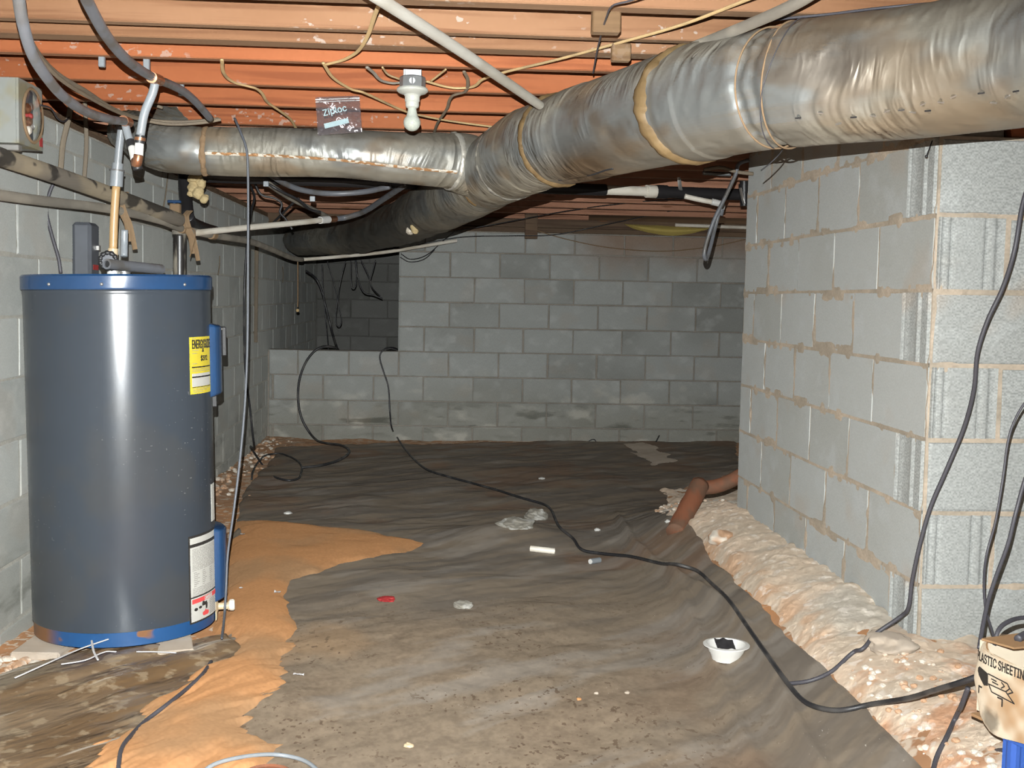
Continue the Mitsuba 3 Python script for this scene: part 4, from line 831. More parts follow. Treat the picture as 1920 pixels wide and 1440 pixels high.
t = thing('supply_pipe', 'white pipe with an elbow hanging under the black drain line beside the cable bundle', 'pipe')
part(t, 'pipe', tube(pts3([(1284, 368, 6.1), (1310, 374, 6.1), (1336, 379, 6.1)]), .0135, 12), 'pvc_white', True)
part(t, 'elbow', tube(pts3([(1334, 378, 6.1), (1346, 381, 6.1), (1353, 384, 6.1), (1352, 393, 6.1)]), .0175, 14), 'white_plastic', True)
# overhead conduits
cab('conduit', 'long pale grey plastic conduit slanting across the joists at top centre', 'conduit', [(680, -22, 2.32), (715, 0, 2.38), (860, 93, 2.78), (1012, 197, 3.4)], .0132, 'conduit', sides=16)
cab('conduit', 'dark grey pipe disappearing behind the fat duct at top right', 'pipe', [(1540, -22, 2.34), (1490, 8, 2.42), (1400, 48, 2.6), (1300, 88, 2.85)], .0128, 'dusty_grey', sides=14)
# house cables stapled to the joists
NM = [('tan cable stapled along the joists above the branch duct, left of the bag', [('c', 416, 112), ('c', 420, 138), ('c', 440, 155), ('c', 482, 167), ('c', 502, 192), ('c', 526, 209), ('c', 545, 224), ('c', 556, 243)], 'cable_tan'),
      ('tan cable passing behind the light bulb on its way to the fat duct', [('c', 606, 118), ('c', 625, 146), ('c', 660, 168), ('c', 680, 173), ('c', 760, 209), ('c', 800, 219), ('c', 850, 228), ('c', 940, 240)], 'cable_tan'),
      ('tan cable curving down from the top edge between the heater pipes and the conduit', [('c', 722, -12), ('c', 706, 20), ('c', 690, 66), ('c', 672, 95), ('c', 645, 112), ('c', 612, 121)], 'cable_tan'),
      ('long tan cable slanting from the top right past the conduit to the lamp box', [('c', 1420, -8), ('c', 1280, 46), ('c', 1140, 86), ('c', 1040, 113), ('c', 940, 137), ('c', 905, 149), ('c', 885, 163), ('c', 850, 165), ('c', 800, 153)], 'cable_tan'),
      ('short tan cable crossing behind the lamp cable right of the bulb', [('c', 870, 134), ('c', 877, 150), ('c', 872, 172), ('c', 848, 180), ('c', 838, 204), ('c', 820, 232), ('c', 811, 262)], 'cable_dusty'),
      ('short grey cable entering the lamp box from the left', [('c', 688, 126), ('c', 700, 136), ('c', 715, 151), ('c', 735, 156), ('c', 750, 155)], 'dusty_grey'),
      ('thin tan wire looping into the top left of the lamp box', [('c', 717, 126), ('c', 728, 140), ('c', 748, 148)], 'cable_tan'),
      ('thin tan wire leaving the top right of the lamp box', [('c', 836, 130), ('c', 820, 143), ('c', 808, 152)], 'cable_tan')]
for lab, pts, mat in NM: cab('house_cable', lab, 'cable', pts, .004, mat, flat=(.0055, .0035) if 'wire' not in lab else (.003, .003))
cab('bell_wire', 'thin dark wire bending down from the top edge left of the wooden block', 'wire', [('c', 1215, -10, .03), ('c', 1180, 2, .03), ('c', 1150, 10, .03), ('c', 1138, 30, .03), ('c', 1122, 85, .03), ('c', 1112, 137, .03)], .0022, 'cord_grey')
cab('bell_wire', 'thin dark wire running along the top edge above the fat duct', 'wire', [('c', 1330, 76), ('c', 1440, 40), ('c', 1560, 26), ('c', 1660, 14), ('c', 1800, 2)], .003, 'cord_grey')
# dusty cables at upper left
cab('dusty_cable', 'dusty dark cable running beside the swooping grey pipe', 'cable', [(43, 50, 2.5), (75, 105, 2.8), (110, 140, 3.1), (160, 170, 3.45), (215, 205, 3.9), (262, 222, 4.1), (310, 228, 4.15), (360, 228, 4.15), (410, 223, 4.15)], .006, 'cable_dusty')
cab('dusty_cable', 'second dusty cable twisted under the first beside the swooping grey pipe', 'cable', [(45, 62, 2.55), (78, 112, 2.8), (118, 152, 3.1), (168, 183, 3.45), (225, 212, 3.9), (272, 226, 4.1), (320, 233, 4.12), (380, 230, 4.12), (414, 224, 4.12)], .0055, 'cable_dusty')
cab('dusty_cable', 'dark cable arching over the loose foil at upper left', 'cable', [(185, 188, 4.4), (225, 187, 4.4), (270, 192, 4.4), (305, 202, 4.4)], .006, 'cable_dusty')
cab('hanging_strap', 'dusty strap hanging down the left wall nearer to the meter box', 'strap', [(137, 155, 4.35), (134, 190, 4.4), (128, 225, 4.4), (118, 270, 4.4), (114, 318, 4.4)], .006, 'cable_dusty', flat=(.010, .003))
cab('hanging_strap', 'dusty strap hanging down the left wall nearer to the copper tee', 'strap', [(158, 160, 4.5), (160, 210, 4.55), (162, 270, 4.55), (158, 335, 4.55)], .006, 'cable_dusty', flat=(.008, .003))
cab('wall_cable', 'dark cable dropping down the left wall behind the grey disconnect box', 'cable', [(104, 335, 4.3), (92, 365, 4.3), (87, 395, 4.3), (97, 440, 4.3), (110, 485, 4.3), (114, 512, 4.3)], .0065, 'cord_grey')
cab('wall_cable', 'short dusty cable tail on the left wall above the grey disconnect box', 'cable', [(120, 345, 4.5), (118, 375, 4.5), (108, 412, 4.5)], .005, 'cable_dusty')
cab('wall_wire', 'thin dark wire looping from the meter box to the hanging strap', 'wire', [(76, 197, 3.75), (95, 203, 3.9), (108, 222, 4.1), (120, 228, 4.25), (130, 220, 4.35)], .0028, 'cord_grey')
for i, (x0, y0, x1, y1, Y) in enumerate(((315, 325, 306, 392, 4.9), (412, 480, 409, 515, 6.4), (530, 500, 530, 530, 8.4))):
    cab('wall_wire', ['thin dusty wire hanging on the left wall left of the black stack', 'thin dark wire end hanging right of the standpipe', 'thin dark wire end near the far end of the left wall'][i], 'wire', [('l', x0, y0), ('l', (x0 + x1) / 2 + 1, (y0 + y1) / 2), ('l', x1, y1)], .0035, 'cable_dusty')
cab('wall_conduit', 'rust-brown upright strip on the left wall right of the heater', 'conduit', [('l', 481, 462), ('l', 480, 550), ('l', 479, 642)], .012, 'cable_dusty', flat=(.016, .006))
cab('pull_cord', 'pale pull cord ending in a bead before the far left wall', 'cord', [(558, 482, 8.2), (558.5, 520, 8.2), (558.5, 560, 8.2), (558, 576, 8.2)], .0045, 'twine')
single('cord_bead', moved(trimesh.creation.icosphere(2, .012), trimesh.transformations.translation_matrix(P(558, 582, 8.2))), 'cable_tan', 'tan bead at the bottom of the pull cord', 'bead')
# cables that hang in the middle distance
cab('hanging_cable', 'long thin grey cable hanging from the branch duct to the floor beside the heater', 'cable', [(440, 222, 4.16), (450, 245, 4.12), (462, 280, 4.1), (465, 330, 4.1), (465, 480, 4.1), (464, 640, 4.1), (459, 760, 4.08), (449, 870, 4.05), (438, 960, 4.02), (427, 1040, 4.0), (424, 1100, 3.98), (421, 1150, 3.96), ('f', 416, 1204)], .0044, 'box_grey')
cab('hanging_cable', 'thin dark cable dropping beside the long grey one and curling on the floor', 'cable', [(455, 325, 6.4), (470, 350, 6.5), (477, 370, 6.6), (470, 400, 6.7), (462, 470, 6.8), (458, 560, 6.8), (460, 690, 6.9), (468, 760, 7.0), (476, 830, 7.1), ('f', 490, 872), ('f', 518, 899), ('f', 548, 904), ('f', 564, 892), ('f', 562, 872), ('f', 540, 858), ('f', 512, 854), ('f', 488, 866), ('f', 474, 888), ('f', 472, 902)], .0065, 'cord_black')
cab('black_cord', 'black cord arching over the low recess wall down to the coiled cable', 'cord', [(634, 655, 9.75), (625, 651, 9.62), (606, 650, 9.56), (588, 660, 9.54), (571, 684, 9.54), (560, 720, 9.54), (560, 760, 9.54), (568, 790, 9.53), (585, 817, 9.5), ('f', 606, 833), ('f', 640, 838), ('f', 655, 850), ('f', 635, 866), ('f', 600, 876), ('f', 566, 880)], .0095, 'cord_black')
ext = [(748, 656, 9.85), (735, 652, 9.62), (722, 654, 9.56), (713, 664, 9.55), (713, 676, 9.55), (719, 696, 9.54), (728, 725, 9.54), (731, 770, 9.53), (734, 800, 9.5), ('f', 742, 822, .03), ('f', 750, 836, .03), ('f', 760, 848, .02), ('f', 782, 870), ('f', 805, 886), ('f', 840, 897), ('f', 880, 908), ('f', 930, 922), ('f', 980, 938), ('f', 1018, 949), ('f', 1033, 960), ('f', 1042, 980), ('f', 1052, 996), ('f', 1075, 1015), ('f', 1092, 1036), ('f', 1130, 1043), ('f', 1180, 1048), ('f', 1240, 1063, .014), ('f', 1270, 1069, .022), ('f', 1298, 1077, .022), ('f', 1314, 1086, .022), ('f', 1330, 1098, .016), ('f', 1365, 1130), ('f', 1400, 1180), ('f', 1440, 1238), ('f', 1482, 1296), ('f', 1510, 1325), ('f', 1545, 1338), ('f', 1580, 1340), ('f', 1630, 1330), (1700, 1310, 2.62), (1760, 1292, 2.45), (1806, 1278, 2.36), (1850, 1262, 2.33)]
cab('extension_cord', 'long black extension cord snaking from the recess across the sheet to the cardboard box', 'cord', ext, .0068, 'cord_black')
cab('grey_cord', 'grey cord hanging in front of the pillar and bending along the footing to the sheet', 'cord', [(1945, 300, 2.75), (1918, 380, 2.75), (1902, 470, 2.75), (1880, 540, 2.78), (1852, 600, 2.8), (1833, 660, 2.82), (1826, 730, 2.85), (1808, 800, 2.9), (1775, 880, 2.93), (1745, 950, 2.96), (1725, 1020, 2.98), (1710, 1090, 3.0), (1703, 1140, 3.02), (1690, 1155, 3.05), P4(1640, 1190, .10), P4(1618, 1216, .06), ('f', 1600, 1236, .02), ('f', 1560, 1266), ('f', 1520, 1284), ('f', 1478, 1290)], .0055, 'cord_grey')
cab('grey_cord', 'thinnest grey cord hanging down the pillar front into the cardboard box', 'cord', [(1945, 730, 2.6), (1915, 765, 2.6), (1893, 815, 2.6), (1880, 900, 2.6), (1866, 980, 2.6), (1850, 1040, 2.6), (1845, 1090, 2.55), (1848, 1140, 2.5), (1862, 1190, 2.4), (1866, 1215, 2.35)], .0030, 'cord_grey')
cab('grey_cord', 'thicker grey cord hanging at the right edge into the left side of the cardboard box', 'cord', [(1945, 850, 2.5), (1925, 890, 2.5), (1905, 960, 2.5), (1890, 1020, 2.48), (1868, 1080, 2.45), (1852, 1130, 2.42), (1840, 1190, 2.36), (1836, 1215, 2.33)], .0045, 'cord_grey')
cab('grey_cord', 'grey cord arching out of the top of the cardboard box to the right edge', 'cord', [(1960, 1160, 2.4), (1920, 1158, 2.4), (1890, 1166, 2.36), (1872, 1182, 2.33), (1864, 1210, 2.32)], .0048, 'cord_grey')
cab('grey_cord', 'grey cord dropping from behind the cardboard box to the bottom edge', 'cord', [(1815, 1290, 2.36), (1802, 1325, 2.4), ('f', 1792, 1352, .01), ('f', 1774, 1390, .008), ('f', 1757, 1424, .008), ('f', 1748, 1455, .008)], .0055, 'cord_grey')
cab('grey_cord', 'short purple-grey cord at the bottom edge left of the blue bin', 'cord', [(1885, 1406, 2.32), (1866, 1408, 2.36), (1856, 1420, 2.38), (1845, 1450, 2.4)], .0038, 'cord_grey')
cab('grey_cord', 'dark cord end at the right edge beside the cardboard box top', 'cord', [(1960, 1170, 2.35), (1922, 1190, 2.3), (1908, 1198, 2.28)], .008, 'cord_grey')
cab('floor_cable', 'grey cable half buried in the sand from the heater sheet to the bottom edge', 'cable', [('f', 396, 1243, .004), ('f', 378, 1268, .003), ('f', 352, 1292, .003), ('f', 312, 1324, .003), ('f', 275, 1352, .003), ('f', 245, 1382, .003), ('f', 228, 1406, .003), ('f', 222, 1445, .003), ('f', 222, 1470, .003)], .0055, 'cord_grey')
cab('floor_hose', 'grey dusty hose arching over the sand at the bottom edge', 'hose', [('f', 370, 1460, .006), ('f', 400, 1440, .008), ('f', 440, 1428, .008), ('f', 490, 1421, .008), ('f', 530, 1422, .008), ('f', 570, 1432, .008), ('f', 600, 1452, .006)], .0052, 'grey_pipe_light')
# wires around the far ducts
W = [('loop of black wire hanging among the far joists left of the duct', [(478, 345, 6.2), (490, 365, 6.2), (515, 372, 6.2), (528, 382, 6.2), (525, 398, 6.2), (535, 410, 6.2), (548, 430, 6.2)]),
     ('black wire crossing the far joists from the clip to the duct end', [(560, 372, 6.0), (545, 385, 6.1), (520, 410, 6.3), (505, 425, 6.5)]),
     ('black wire sagging below the branch duct to the white supply line', [(495, 340, 5.4), (520, 355, 5.4), (560, 375, 5.5), (580, 392, 5.6), (600, 398, 5.7)]),
     ('thin wire sagging under the far duct across the top of the back wall', [(850, 434, 8.9), (930, 420, 8.9), (1060, 396, 8.6), (1180, 380, 8.0), (1290, 372, 7.4)]),
     ('thin wire stretched along the top of the back wall', [(750, 466, 9.3), (860, 445, 9.3), (960, 442, 9.35), (1040, 440, 9.35), (1140, 420, 9.3), (1260, 395, 9.0)]),
     ('tan wire drooping on the stained blocks of the back wall', [(1000, 430, 9.5), (1060, 448, 9.54), (1140, 464, 9.55), (1240, 471, 9.55), (1330, 463, 9.55), (1402, 448, 9.5)]),
     ('thin black wire twisting beside the end of the recess opening', [(752, 476, 9.4), (770, 486, 9.45), (800, 478, 9.4), (830, 452, 9.3), (850, 436, 9.2)]),
     ('thin black wire curling under the far duct by the white pipe', [(750, 482, 9.42), (768, 491, 9.45), (795, 486, 9.42), (815, 468, 9.35)])]
for lab, pts in W: cab('loose_wire', lab, 'wire', pts, .006 if 'black' in lab and 'thin' not in lab else .0035, 'twine' if 'tan' in lab else 'cord_black')
W = [('thick black cable dropping from the recess ceiling onto the low wall', [(574, 508, 9.9), (592, 522, 10), (603, 545, 10), (612, 580, 10), (622, 620, 10), (633, 656, 9.8)], .009),
     ('thin black cable beside the thick one in the recess', [(604, 496, 9.9), (605, 530, 9.9), (608, 570, 9.9), (612, 610, 9.9), (616, 656, 9.8)], .005),
     ('long loop of thin cable hanging in the recess', [(614, 490, 10.5), (626, 530, 10.5), (632, 560, 10.5), (630, 600, 10.5), (635, 612, 10.5), (640, 600, 10.5), (634, 565, 10.5), (638, 530, 10.5), (648, 490, 10.5)], .005),
     ('short loop of thin cable hanging in the recess', [(658, 488, 10.5), (659, 530, 10.5), (662, 541, 10.5), (668, 530, 10.5), (666, 488, 10.5)], .005),
     ('cable end dangling low in the recess', [(668, 488, 10.5), (671, 520, 10.5), (682, 548, 10.5), (700, 553, 10.5), (717, 560, 10.5)], .006),
     ('cable forked beside the short loop in the recess', [(677, 488, 10.6), (692, 520, 10.6), (698, 540, 10.6), (712, 555, 10.55)], .006),
     ('thin cable strand at the right of the recess', [(704, 488, 10.6), (700, 505, 10.6), (694, 525, 10.6)], .005)]
for lab, pts, r in W: cab('recess_cable', lab, 'cable', pts, r, 'cord_black')
t = thing('cable_bundle', 'bundle of grey cables looped down beside the left edge of the pillar', 'cable')
part(t, 'cable', tube(pts3([(1404, 300, 5.0), (1385, 308, 5.0), (1380, 325, 5.0), (1362, 365, 5.0), (1340, 410, 5.0), (1326, 450, 5.0), (1320, 478, 5.0), (1324, 486, 5.02), (1330, 470, 5.05), (1340, 430, 5.1), (1349, 395, 5.1)]), .0085, 10), 'grey_pipe', True)
part(t, 'sleeve', tube(pts3([(1352, 392, 5.12), (1349, 404, 5.12)]), .015, 12), 'grey_pipe', 35)
cab('loose_cable', 'grey cable lying over the top left of the pillar', 'cable', [(1320, 318, 5.0), (1350, 314, 5.0), (1380, 322, 5.0), (1412, 326, 5.0)], .008, 'cable_dusty')
cab('loose_cable', 'pale grey flat duct piece behind the cable over the pillar end', 'cable', [(1318, 324, 5.6), (1345, 326, 5.6), (1370, 327, 5.6)], .01, 'galvanized')
# flat timbers among the far joists
cab('hanger_rail', 'dark straight rail crossing the far joists below the branch duct', 'rail', [(502, 344, 5.4), (545, 372, 5.9), (610, 404, 6.6)], .012, 'dusty_grey', flat=(.016, .012))
for px, py, Y, lab in ((499, 345, 5.35, 'small galvanized clip at the left end of the dark rail'), (586, 373, 5.35, 'small galvanized clip under the middle of the branch duct')):
    single('cable_clip', moved(box(-.012, .012, -.008, .008, -.012, .012, .002), axes(P(px, py, Y), EX, EY, EZ)), 'grey_pipe_light', lab, 'clip')
for px, py, lab in ((191, 108, 'small grey plastic pipe clip on the joist between the two grey pipes'), (275, 114, 'narrow grey pipe clip holding the diagonal pipe to the joist'), (340, 164, 'grey pipe clip around the diagonal pipe beyond the tee')):
    p = CP(px, py, .0); single('pipe_clip', moved(box(-.0085, .0085, -.008, .008, -.026, .012, .002), axes(p, EX, EY, EZ)), 'grey_pipe_light', lab, 'clip')
# foam, insulation, blocks of wood
def blob(name, pts, r, mat, label, cat, seed=0):
    m = [moved(trimesh.creation.icosphere(3, q), trimesh.transformations.translation_matrix(p)) for p, q in zip(pts, r)]
    m = trimesh.boolean.union(m, engine='manifold'); m = m.subdivide() if len(m.faces) < 9000 else m
    v = m.vertices + m.vertex_normals * (.012 * (meshkit.fbm(m.vertices * 32, 3, seed) - .5) * 2)[:, None]; m = trimesh.Trimesh(v, m.faces, process=False); trimesh.smoothing.filter_taubin(m, iterations=6)
    return single(name, m, mat, label, cat, smooth=True)
blob('foam_lump', [P(366, 334, 5.3), P(363, 352, 5.3), P(372, 362, 5.28), P(384, 372, 5.27), P(376, 345, 5.3), P(358, 362, 5.3), P(390, 322, 5.3)], [.030, .028, .026, .020, .026, .016, .014], 'foam_tan', 'lump of tan spray foam hanging below the branch duct', 'foam', 3)
blob('foam_lump', [PX(60, 118, XL + .03), PX(52, 128, XL + .03), PX(72, 130, XL + .04)], [.04, .035, .03], 'concrete_pale', 'pale mortar lump on top of the left wall above the meter box', 'mortar', 4)
mm = box(-.032, .032, -.02, .02, -.065, .03, .004)
def wood_piece(name, px, py, Y, w, h, th, mat, label, ang=0):
    m = moved(box(-w, w, -th, th, -h, h, .003), axes(P(px, py, Y), EX, EY, EZ) @ rot([0, 1, 0], ang))
    k = numbered(name); put(k, m, mat, uv=np.tile([[rng.random(), rng.random()]], (len(m.vertices), 1))); tag(k, label, 'wood block')
wood_piece('wood_block', 1136, 38, PZ(1136, 20, ZJ)[1] + .02, .032, .030, .019, 'wood_grey', 'short brown wooden block nailed to the near joist beside the thin dark wire')
wood_piece('wood_block', 1164, 99, 2.98, .024, .022, .015, 'wood_grey', 'small wooden block on the second joist by the fat duct')
wood_piece('wood_block', 996, 424, 9.4, .05, .10, .025, 'wood_dark', 'dark wooden block hanging from the middle of the back wall plate')
v, q = grid(np.linspace(0, 1, 30), np.linspace(0, 1, 8), lambda A, B: 0 * A)
a_, b_ = v[:, 0], v[:, 1]; pL, pR = P(1170, 420, 9.57), P(1330, 428, 9.57)
top = pL[None] + (pR - pL)[None] * a_[:, None]; sag = .075 * np.sin(np.pi * a_) ** .8
m1 = TM(top - np.stack([0 * a_, .05 * np.sin(b_ * np.pi), sag * b_], 1) + .008 * (nz(a_ * 9, b_ * 5, 0, 1, 3)[:, None] - .5), q)
single('insulation_batt', m1, 'insulation', 'yellow insulation sagging along the plate at the top of the back wall', 'insulation', smooth=True)
# ------------------------------------------------------------------ the lamp
lamp = thing('ceiling_lamp', 'unlit white bulb in a porcelain holder below a galvanized box on the joists', 'lamp')
LY = 3.56
lx = P(773, 190, LY)[0]; lz = lambda y: P(773, y, LY)[2]
LA = axes([lx, LY, 0], EX, EY, EZ); sc = LY / F
def lp(name, prof, mat, sides=40, sm=30, parent=None, label=None): return part(parent or lamp, name, moved(lathe(prof, sides), LA), mat, sm, label=label)
part(lamp, 'bracket', moved(cat_([box(-.024, .024, -.012, -.006, lz(148), lz(131), .001), box(-.027, -.021, -.020, .02, lz(148), lz(132), .001), box(.021, .027, -.02, .02, lz(148), lz(132), .001)]), LA), 'galvanized', 30, label='galvanized bracket')
lp('junction_box', [(.0001, lz(144)), (.036, lz(144)), (.0385, lz(146)), (.0385, lz(166)), (.0001, lz(166))], 'galvanized', 8, False, label='octagonal galvanized box')
part(lamp, 'knockout', moved(lathe([(.0001, 0), (.009, 0), (.009, .0015), (.0001, .0015)], 20), axes([lx, LY - .0362, lz(155)], EX, EZ, -EY)), 'galvanized', 30)
lp('lamp_holder', [(.0001, lz(165)), (.044, lz(165)), (.047, lz(168)), (.047, lz(171)), (.040, lz(175)), (.026, lz(178)), (.0225, lz(181)), (.0222, lz(190)), (.0200, lz(192)), (.0205, lz(198)), (.0190, lz(201)), (.0150, lz(203)), (.0001, lz(203))], 'porcelain', label='white porcelain lamp holder')
b0 = lz(200); R0 = .0255; zc = lz(230)
prof = [(.0001, b0), (.0125, b0), (.0130, lz(206)), (.0150, lz(212))] + [(R0 * math.sin(t), zc + R0 * math.cos(t)) for t in np.linspace(.75, math.pi - .001, 22)]
lp('bulb', prof, 'bulb_white', 40, 50, label='round white bulb')
# ------------------------------------------------------------------ zip bag
bag = thing('zip_bag', 'clear zip bag with pale blue print standing on the branch duct left of the lamp', 'bag')
BY = 4.12
tl, tr, bl_, brr = P(591, 182, BY), P(674, 179, BY), P(596, 254, BY), P(679, 248, BY)
v, q = grid(np.linspace(0, 1, 44), np.linspace(0, 1, 38), lambda A, B: 0 * A); a, b = v[:, 0], v[:, 1]
def bagpt(a, b): return tl * ((1 - a) * (1 - b))[:, None] + tr * (a * (1 - b))[:, None] + bl_ * ((1 - a) * b)[:, None] + brr * (a * b)[:, None]
def bagoff(a, b, k): return (k * .012 * np.sin(np.pi * a) * np.sin(np.pi * np.clip(b, 0, 1)) ** .7 + .006 * (nz(a * 7, b * 7, k, 1, 44, 4) - .5) * np.clip(b * 4, 0, 1))
for k in (-1, 1):
    w = bagpt(a, b); w[:, 1] += bagoff(a, b, k); part(bag, 'film', TM(w, q), 'bag_film', True)
part(bag, 'zip_strip', tube([tl * .93 + bl_ * .07, tr * .93 + brr * .07], .0028, 6), 'tie_white', True)
part(bag, 'zip_strip', tube([tl * .87 + bl_ * .13, tr * .87 + brr * .13], .0020, 6), 'tie_white', True)
m = meshkit.text_mesh('Ziploc', .021, .0006, True); x = _n(tr - tl); x = _n(x + .20 * EZ); y = _n(EZ - x * (EZ @ x))
m.apply_transform(axes(P(606, 218, BY - .014), x, y, np.cross(x, y))); part(bag, 'lettering', m, 'bag_print', label='pale blue lettering')
m = moved(box(0, .085, -.017, 0, -.0004, .0004), axes(P(607, 232, BY - .0135), x, y, np.cross(x, y))); part(bag, 'print_block', m, 'bag_print', label='pale blue printed block')
# ------------------------------------------------------------------ meter box and disconnect box on the left wall
mb = thing('meter_box', 'pale grey electric box with a round glass window on the left wall', 'electric box')
y0, y1 = PX(35, 200, -1.262)[1], PX(79, 200, -1.262)[1]; z0, z1 = PX(36, 268, -1.262)[2], PX(36, 146, -1.262)[2]
yc, zc_ = (y0 + y1) / 2 + .005, (z0 + z1) / 2 + .0
ph = np.linspace(0, 2 * np.pi, 40)[:-1]; ry, rz = (y1 - y0) * .40, (z1 - z0) * .42
pg = sg.Polygon([(y0, z0), (y1, z0), (y1, z1), (y0, z1)], [[(yc + ry * math.cos(t), zc_ + rz * math.sin(t)) for t in ph]])
m = trimesh.creation.extrude_polygon(pg, .008, engine='earcut'); m.apply_transform(axes([-1.270, 0, 0], EY, EZ, EX)); part(mb, 'cover', m, 'box_light', 30)
part(mb, 'case', cat_([box(XL + .004, -1.2705, y0, y0 + .004, z0, z1), box(XL + .004, -1.2705, y1 - .004, y1, z0, z1), box(XL + .004, -1.2705, y0 + .004, y1 - .004, z0, z0 + .004), box(XL + .004, -1.2705, y0 + .004, y1 - .004, z1 - .004, z1), box(XL + .004, XL + .008, y0 + .004, y1 - .004, z0 + .004, z1 - .004)]), 'box_light', False)
ring = [[math.cos(t) * ry * k, math.sin(t) * rz * k, h] for k, h in ((1.0, 0), (1.06, .004), (1.0, .010), (.95, .004)) for t in ph]
v = np.array(ring); i, j = np.meshgrid(np.arange(3), np.arange(39), indexing='ij'); q = np.stack([i * 39 + j, i * 39 + (j + 1) % 39, (i + 1) * 39 + (j + 1) % 39, (i + 1) * 39 + j], -1).reshape(-1, 4)
part(mb, 'ring', moved(TM(v, q), axes([-1.262, yc, zc_], EY, EZ, EX)), 'twine', True, label='tan ring around the window')
v = []
for k in np.linspace(0, 1, 8):
    v += [[math.cos(t) * ry * math.sin(k * np.pi / 2) * .98, math.sin(t) * rz * math.sin(k * np.pi / 2) * .98, .020 * math.cos(k * np.pi / 2)] for t in ph]
i, j = np.meshgrid(np.arange(7), np.arange(39), indexing='ij'); q = np.stack([i * 39 + j, (i + 1) * 39 + j, (i + 1) * 39 + (j + 1) % 39, i * 39 + (j + 1) % 39], -1).reshape(-1, 4)
part(mb, 'glass', moved(TM(np.array(v), q), axes([-1.262, yc, zc_], EY, EZ, EX)), 'glass_thin', True, label='domed round glass')
for k, (dy, dz, mat, r) in enumerate(((-.01, .02, 'copper', .016), (.012, .028, 'steel', .014), (.0, -.018, 'copper', .015), (-.004, -.045, 'pvc_white', .014), (.02, -.03, 'steel', .012), (.01, .0, 'red_scrap', .010))):
    part(mb, 'inner_part', moved(lathe([(.0001, 0), (r, 0), (r, .02), (r * .6, .026), (.0001, .026)], 16), axes([-1.288, yc + dy, zc_ + dz], EY, EZ, EX)), mat, 30)
part(mb, 'backing_plate', box(-1.30, -1.289, y0 + .006, y1 - .006, z0 + .006, z1 - .006), 'box_grey', False)
part(mb, 'bracket', box(-1.39, -1.27, y0 + .02, y0 + .05, z0 - .02, z0 - .002, .002), 'steel', False, label='bracket under the box')
part(mb, 'red_tag', box(-1.2615, -1.2600, y1 - .03, y1 - .004, z0 + .012, z0 + .04), 'red_scrap', False, label='red tag')
db = thing('disconnect_box', 'small dark grey electrical box with rounded top on the left wall behind the heater', 'electric box')
ya, xb = 4.42, PX(170, 460, -1.335)[0]
yb = PX(187, 460, -1.335)[1]; ya = PX(170, 460, -1.335)[1]; zt_, zb2 = P(152, 416, ya)[2], P(152, 530, ya)[2]
part(db, 'case', box(XL + .004, -1.335, ya, yb, zb2, zt_, .012), 'box_grey', 25)
part(db, 'latch', box(-1.336, -1.322, yb - .05, yb - .03, (zt_ + zb2) / 2 + .01, (zt_ + zb2) / 2 + .03, .002), 'steel', False)
part(db, 'warning_mark', box(-1.3352, -1.3345, ya + .03, yb - .02, zb2 + .05, zb2 + .07), 'red_scrap', False)
t = thing('gas_valve', 'small valve with blue lever behind the thick drain pipe', 'valve')
part(t, 'body', moved(box(-.022, .022, -.02, .02, -.035, .035, .004), axes(P(329, 397, 5.3), EX, EY, EZ)), 'twine', 30)
part(t, 'lever', moved(cat_([box(-.03, .03, -.008, .008, -.006, .006, .003), box(-.006, .006, -.006, .006, -.02, .004, .002)]), axes(P(327, 378, 5.3), EX, EY, EZ)), 'heater_blue', 30, label='blue lever')
# ------------------------------------------------------------------ things on the floor
t = thing('foam_bowl', 'white disposable bowl standing on the sheet in front of the footing', 'bowl')
p = HF(1364, 1240); bs_ = p[1] / F
A = axes(p + [0, .02, 0], EX, EY, EZ)
R1, R2, hh = 45 * bs_, 27 * bs_, 30 * bs_
part(t, 'bowl', moved(lathe([(.0001, .002), (R2 - .004, .002), (R2, 0), (R2, .003), (R2 * 1.15, hh * .45), (R2 * 1.22, hh * .5), (R1 * .86, hh * .97), (R1 * .97, hh), (R1, hh * .95), (R1 * 1.0, hh + .0005), (R1 * .84, hh * 1.04), (R2 * 1.17, hh * .5), (R2 * 1.1, hh * .42), (R2 - .003, .006), (.0001, .006)], 48), A), 'bowl_white', 40)
v, q = grid(np.linspace(-.03, .03, 14), np.linspace(-.02, .02, 10), lambda X, Y: .012 * (nz(X, Y, 0, 60, 77) - .5))
c = moved(TM(v, q), axes(p + [-.004, .02, hh + .002], _n([1, .1, -.12]), _n([-.1, .8, .45]), EZ))
tag(put('wrapper', c, 'abs_black', True), 'crumpled black and silver wrapper in the white bowl', 'wrapper'); used['wrapper'] = 1
def floorcyl(name, px0, py0, px1, py1, r, mat, label, cat, inner=None):
    a, b = HF(px0, py0, r), HF(px1, py1, r); m = lathe([(r * .8, 0), (r, 0), (r, np.linalg.norm(b - a)), (r * .8, np.linalg.norm(b - a)), (r * .8, 0)], 20)
    return single(name, moved(m, along(a, b - a)), mat, label, cat, smooth=35)
floorcyl('pipe_scrap', 994, 1034, 1040, 1039, .0135, 'pvc_white', 'cream white pipe offcut lying on the dark sheet left of the extension cord', 'pipe offcut')
t = thing('pipe_coupling', 'small grey pipe coupling with a white end lying on the sheet below the extension cord', 'pipe offcut')
a, b = HF(1107, 1058, .012), HF(1124, 1055, .012); L = np.linalg.norm(b - a)
part(t, 'sleeve', moved(lathe([(.009, 0), (.012, 0), (.012, L), (.009, L), (.009, 0)], 20), along(a, b - a)), 'grey_pipe_light', 35)
part(t, 'white_end', moved(lathe([(.0001, -.003), (.0105, -.003), (.0105, .001), (.0001, .001)], 20), along(a, b - a)), 'white_plastic', 35)
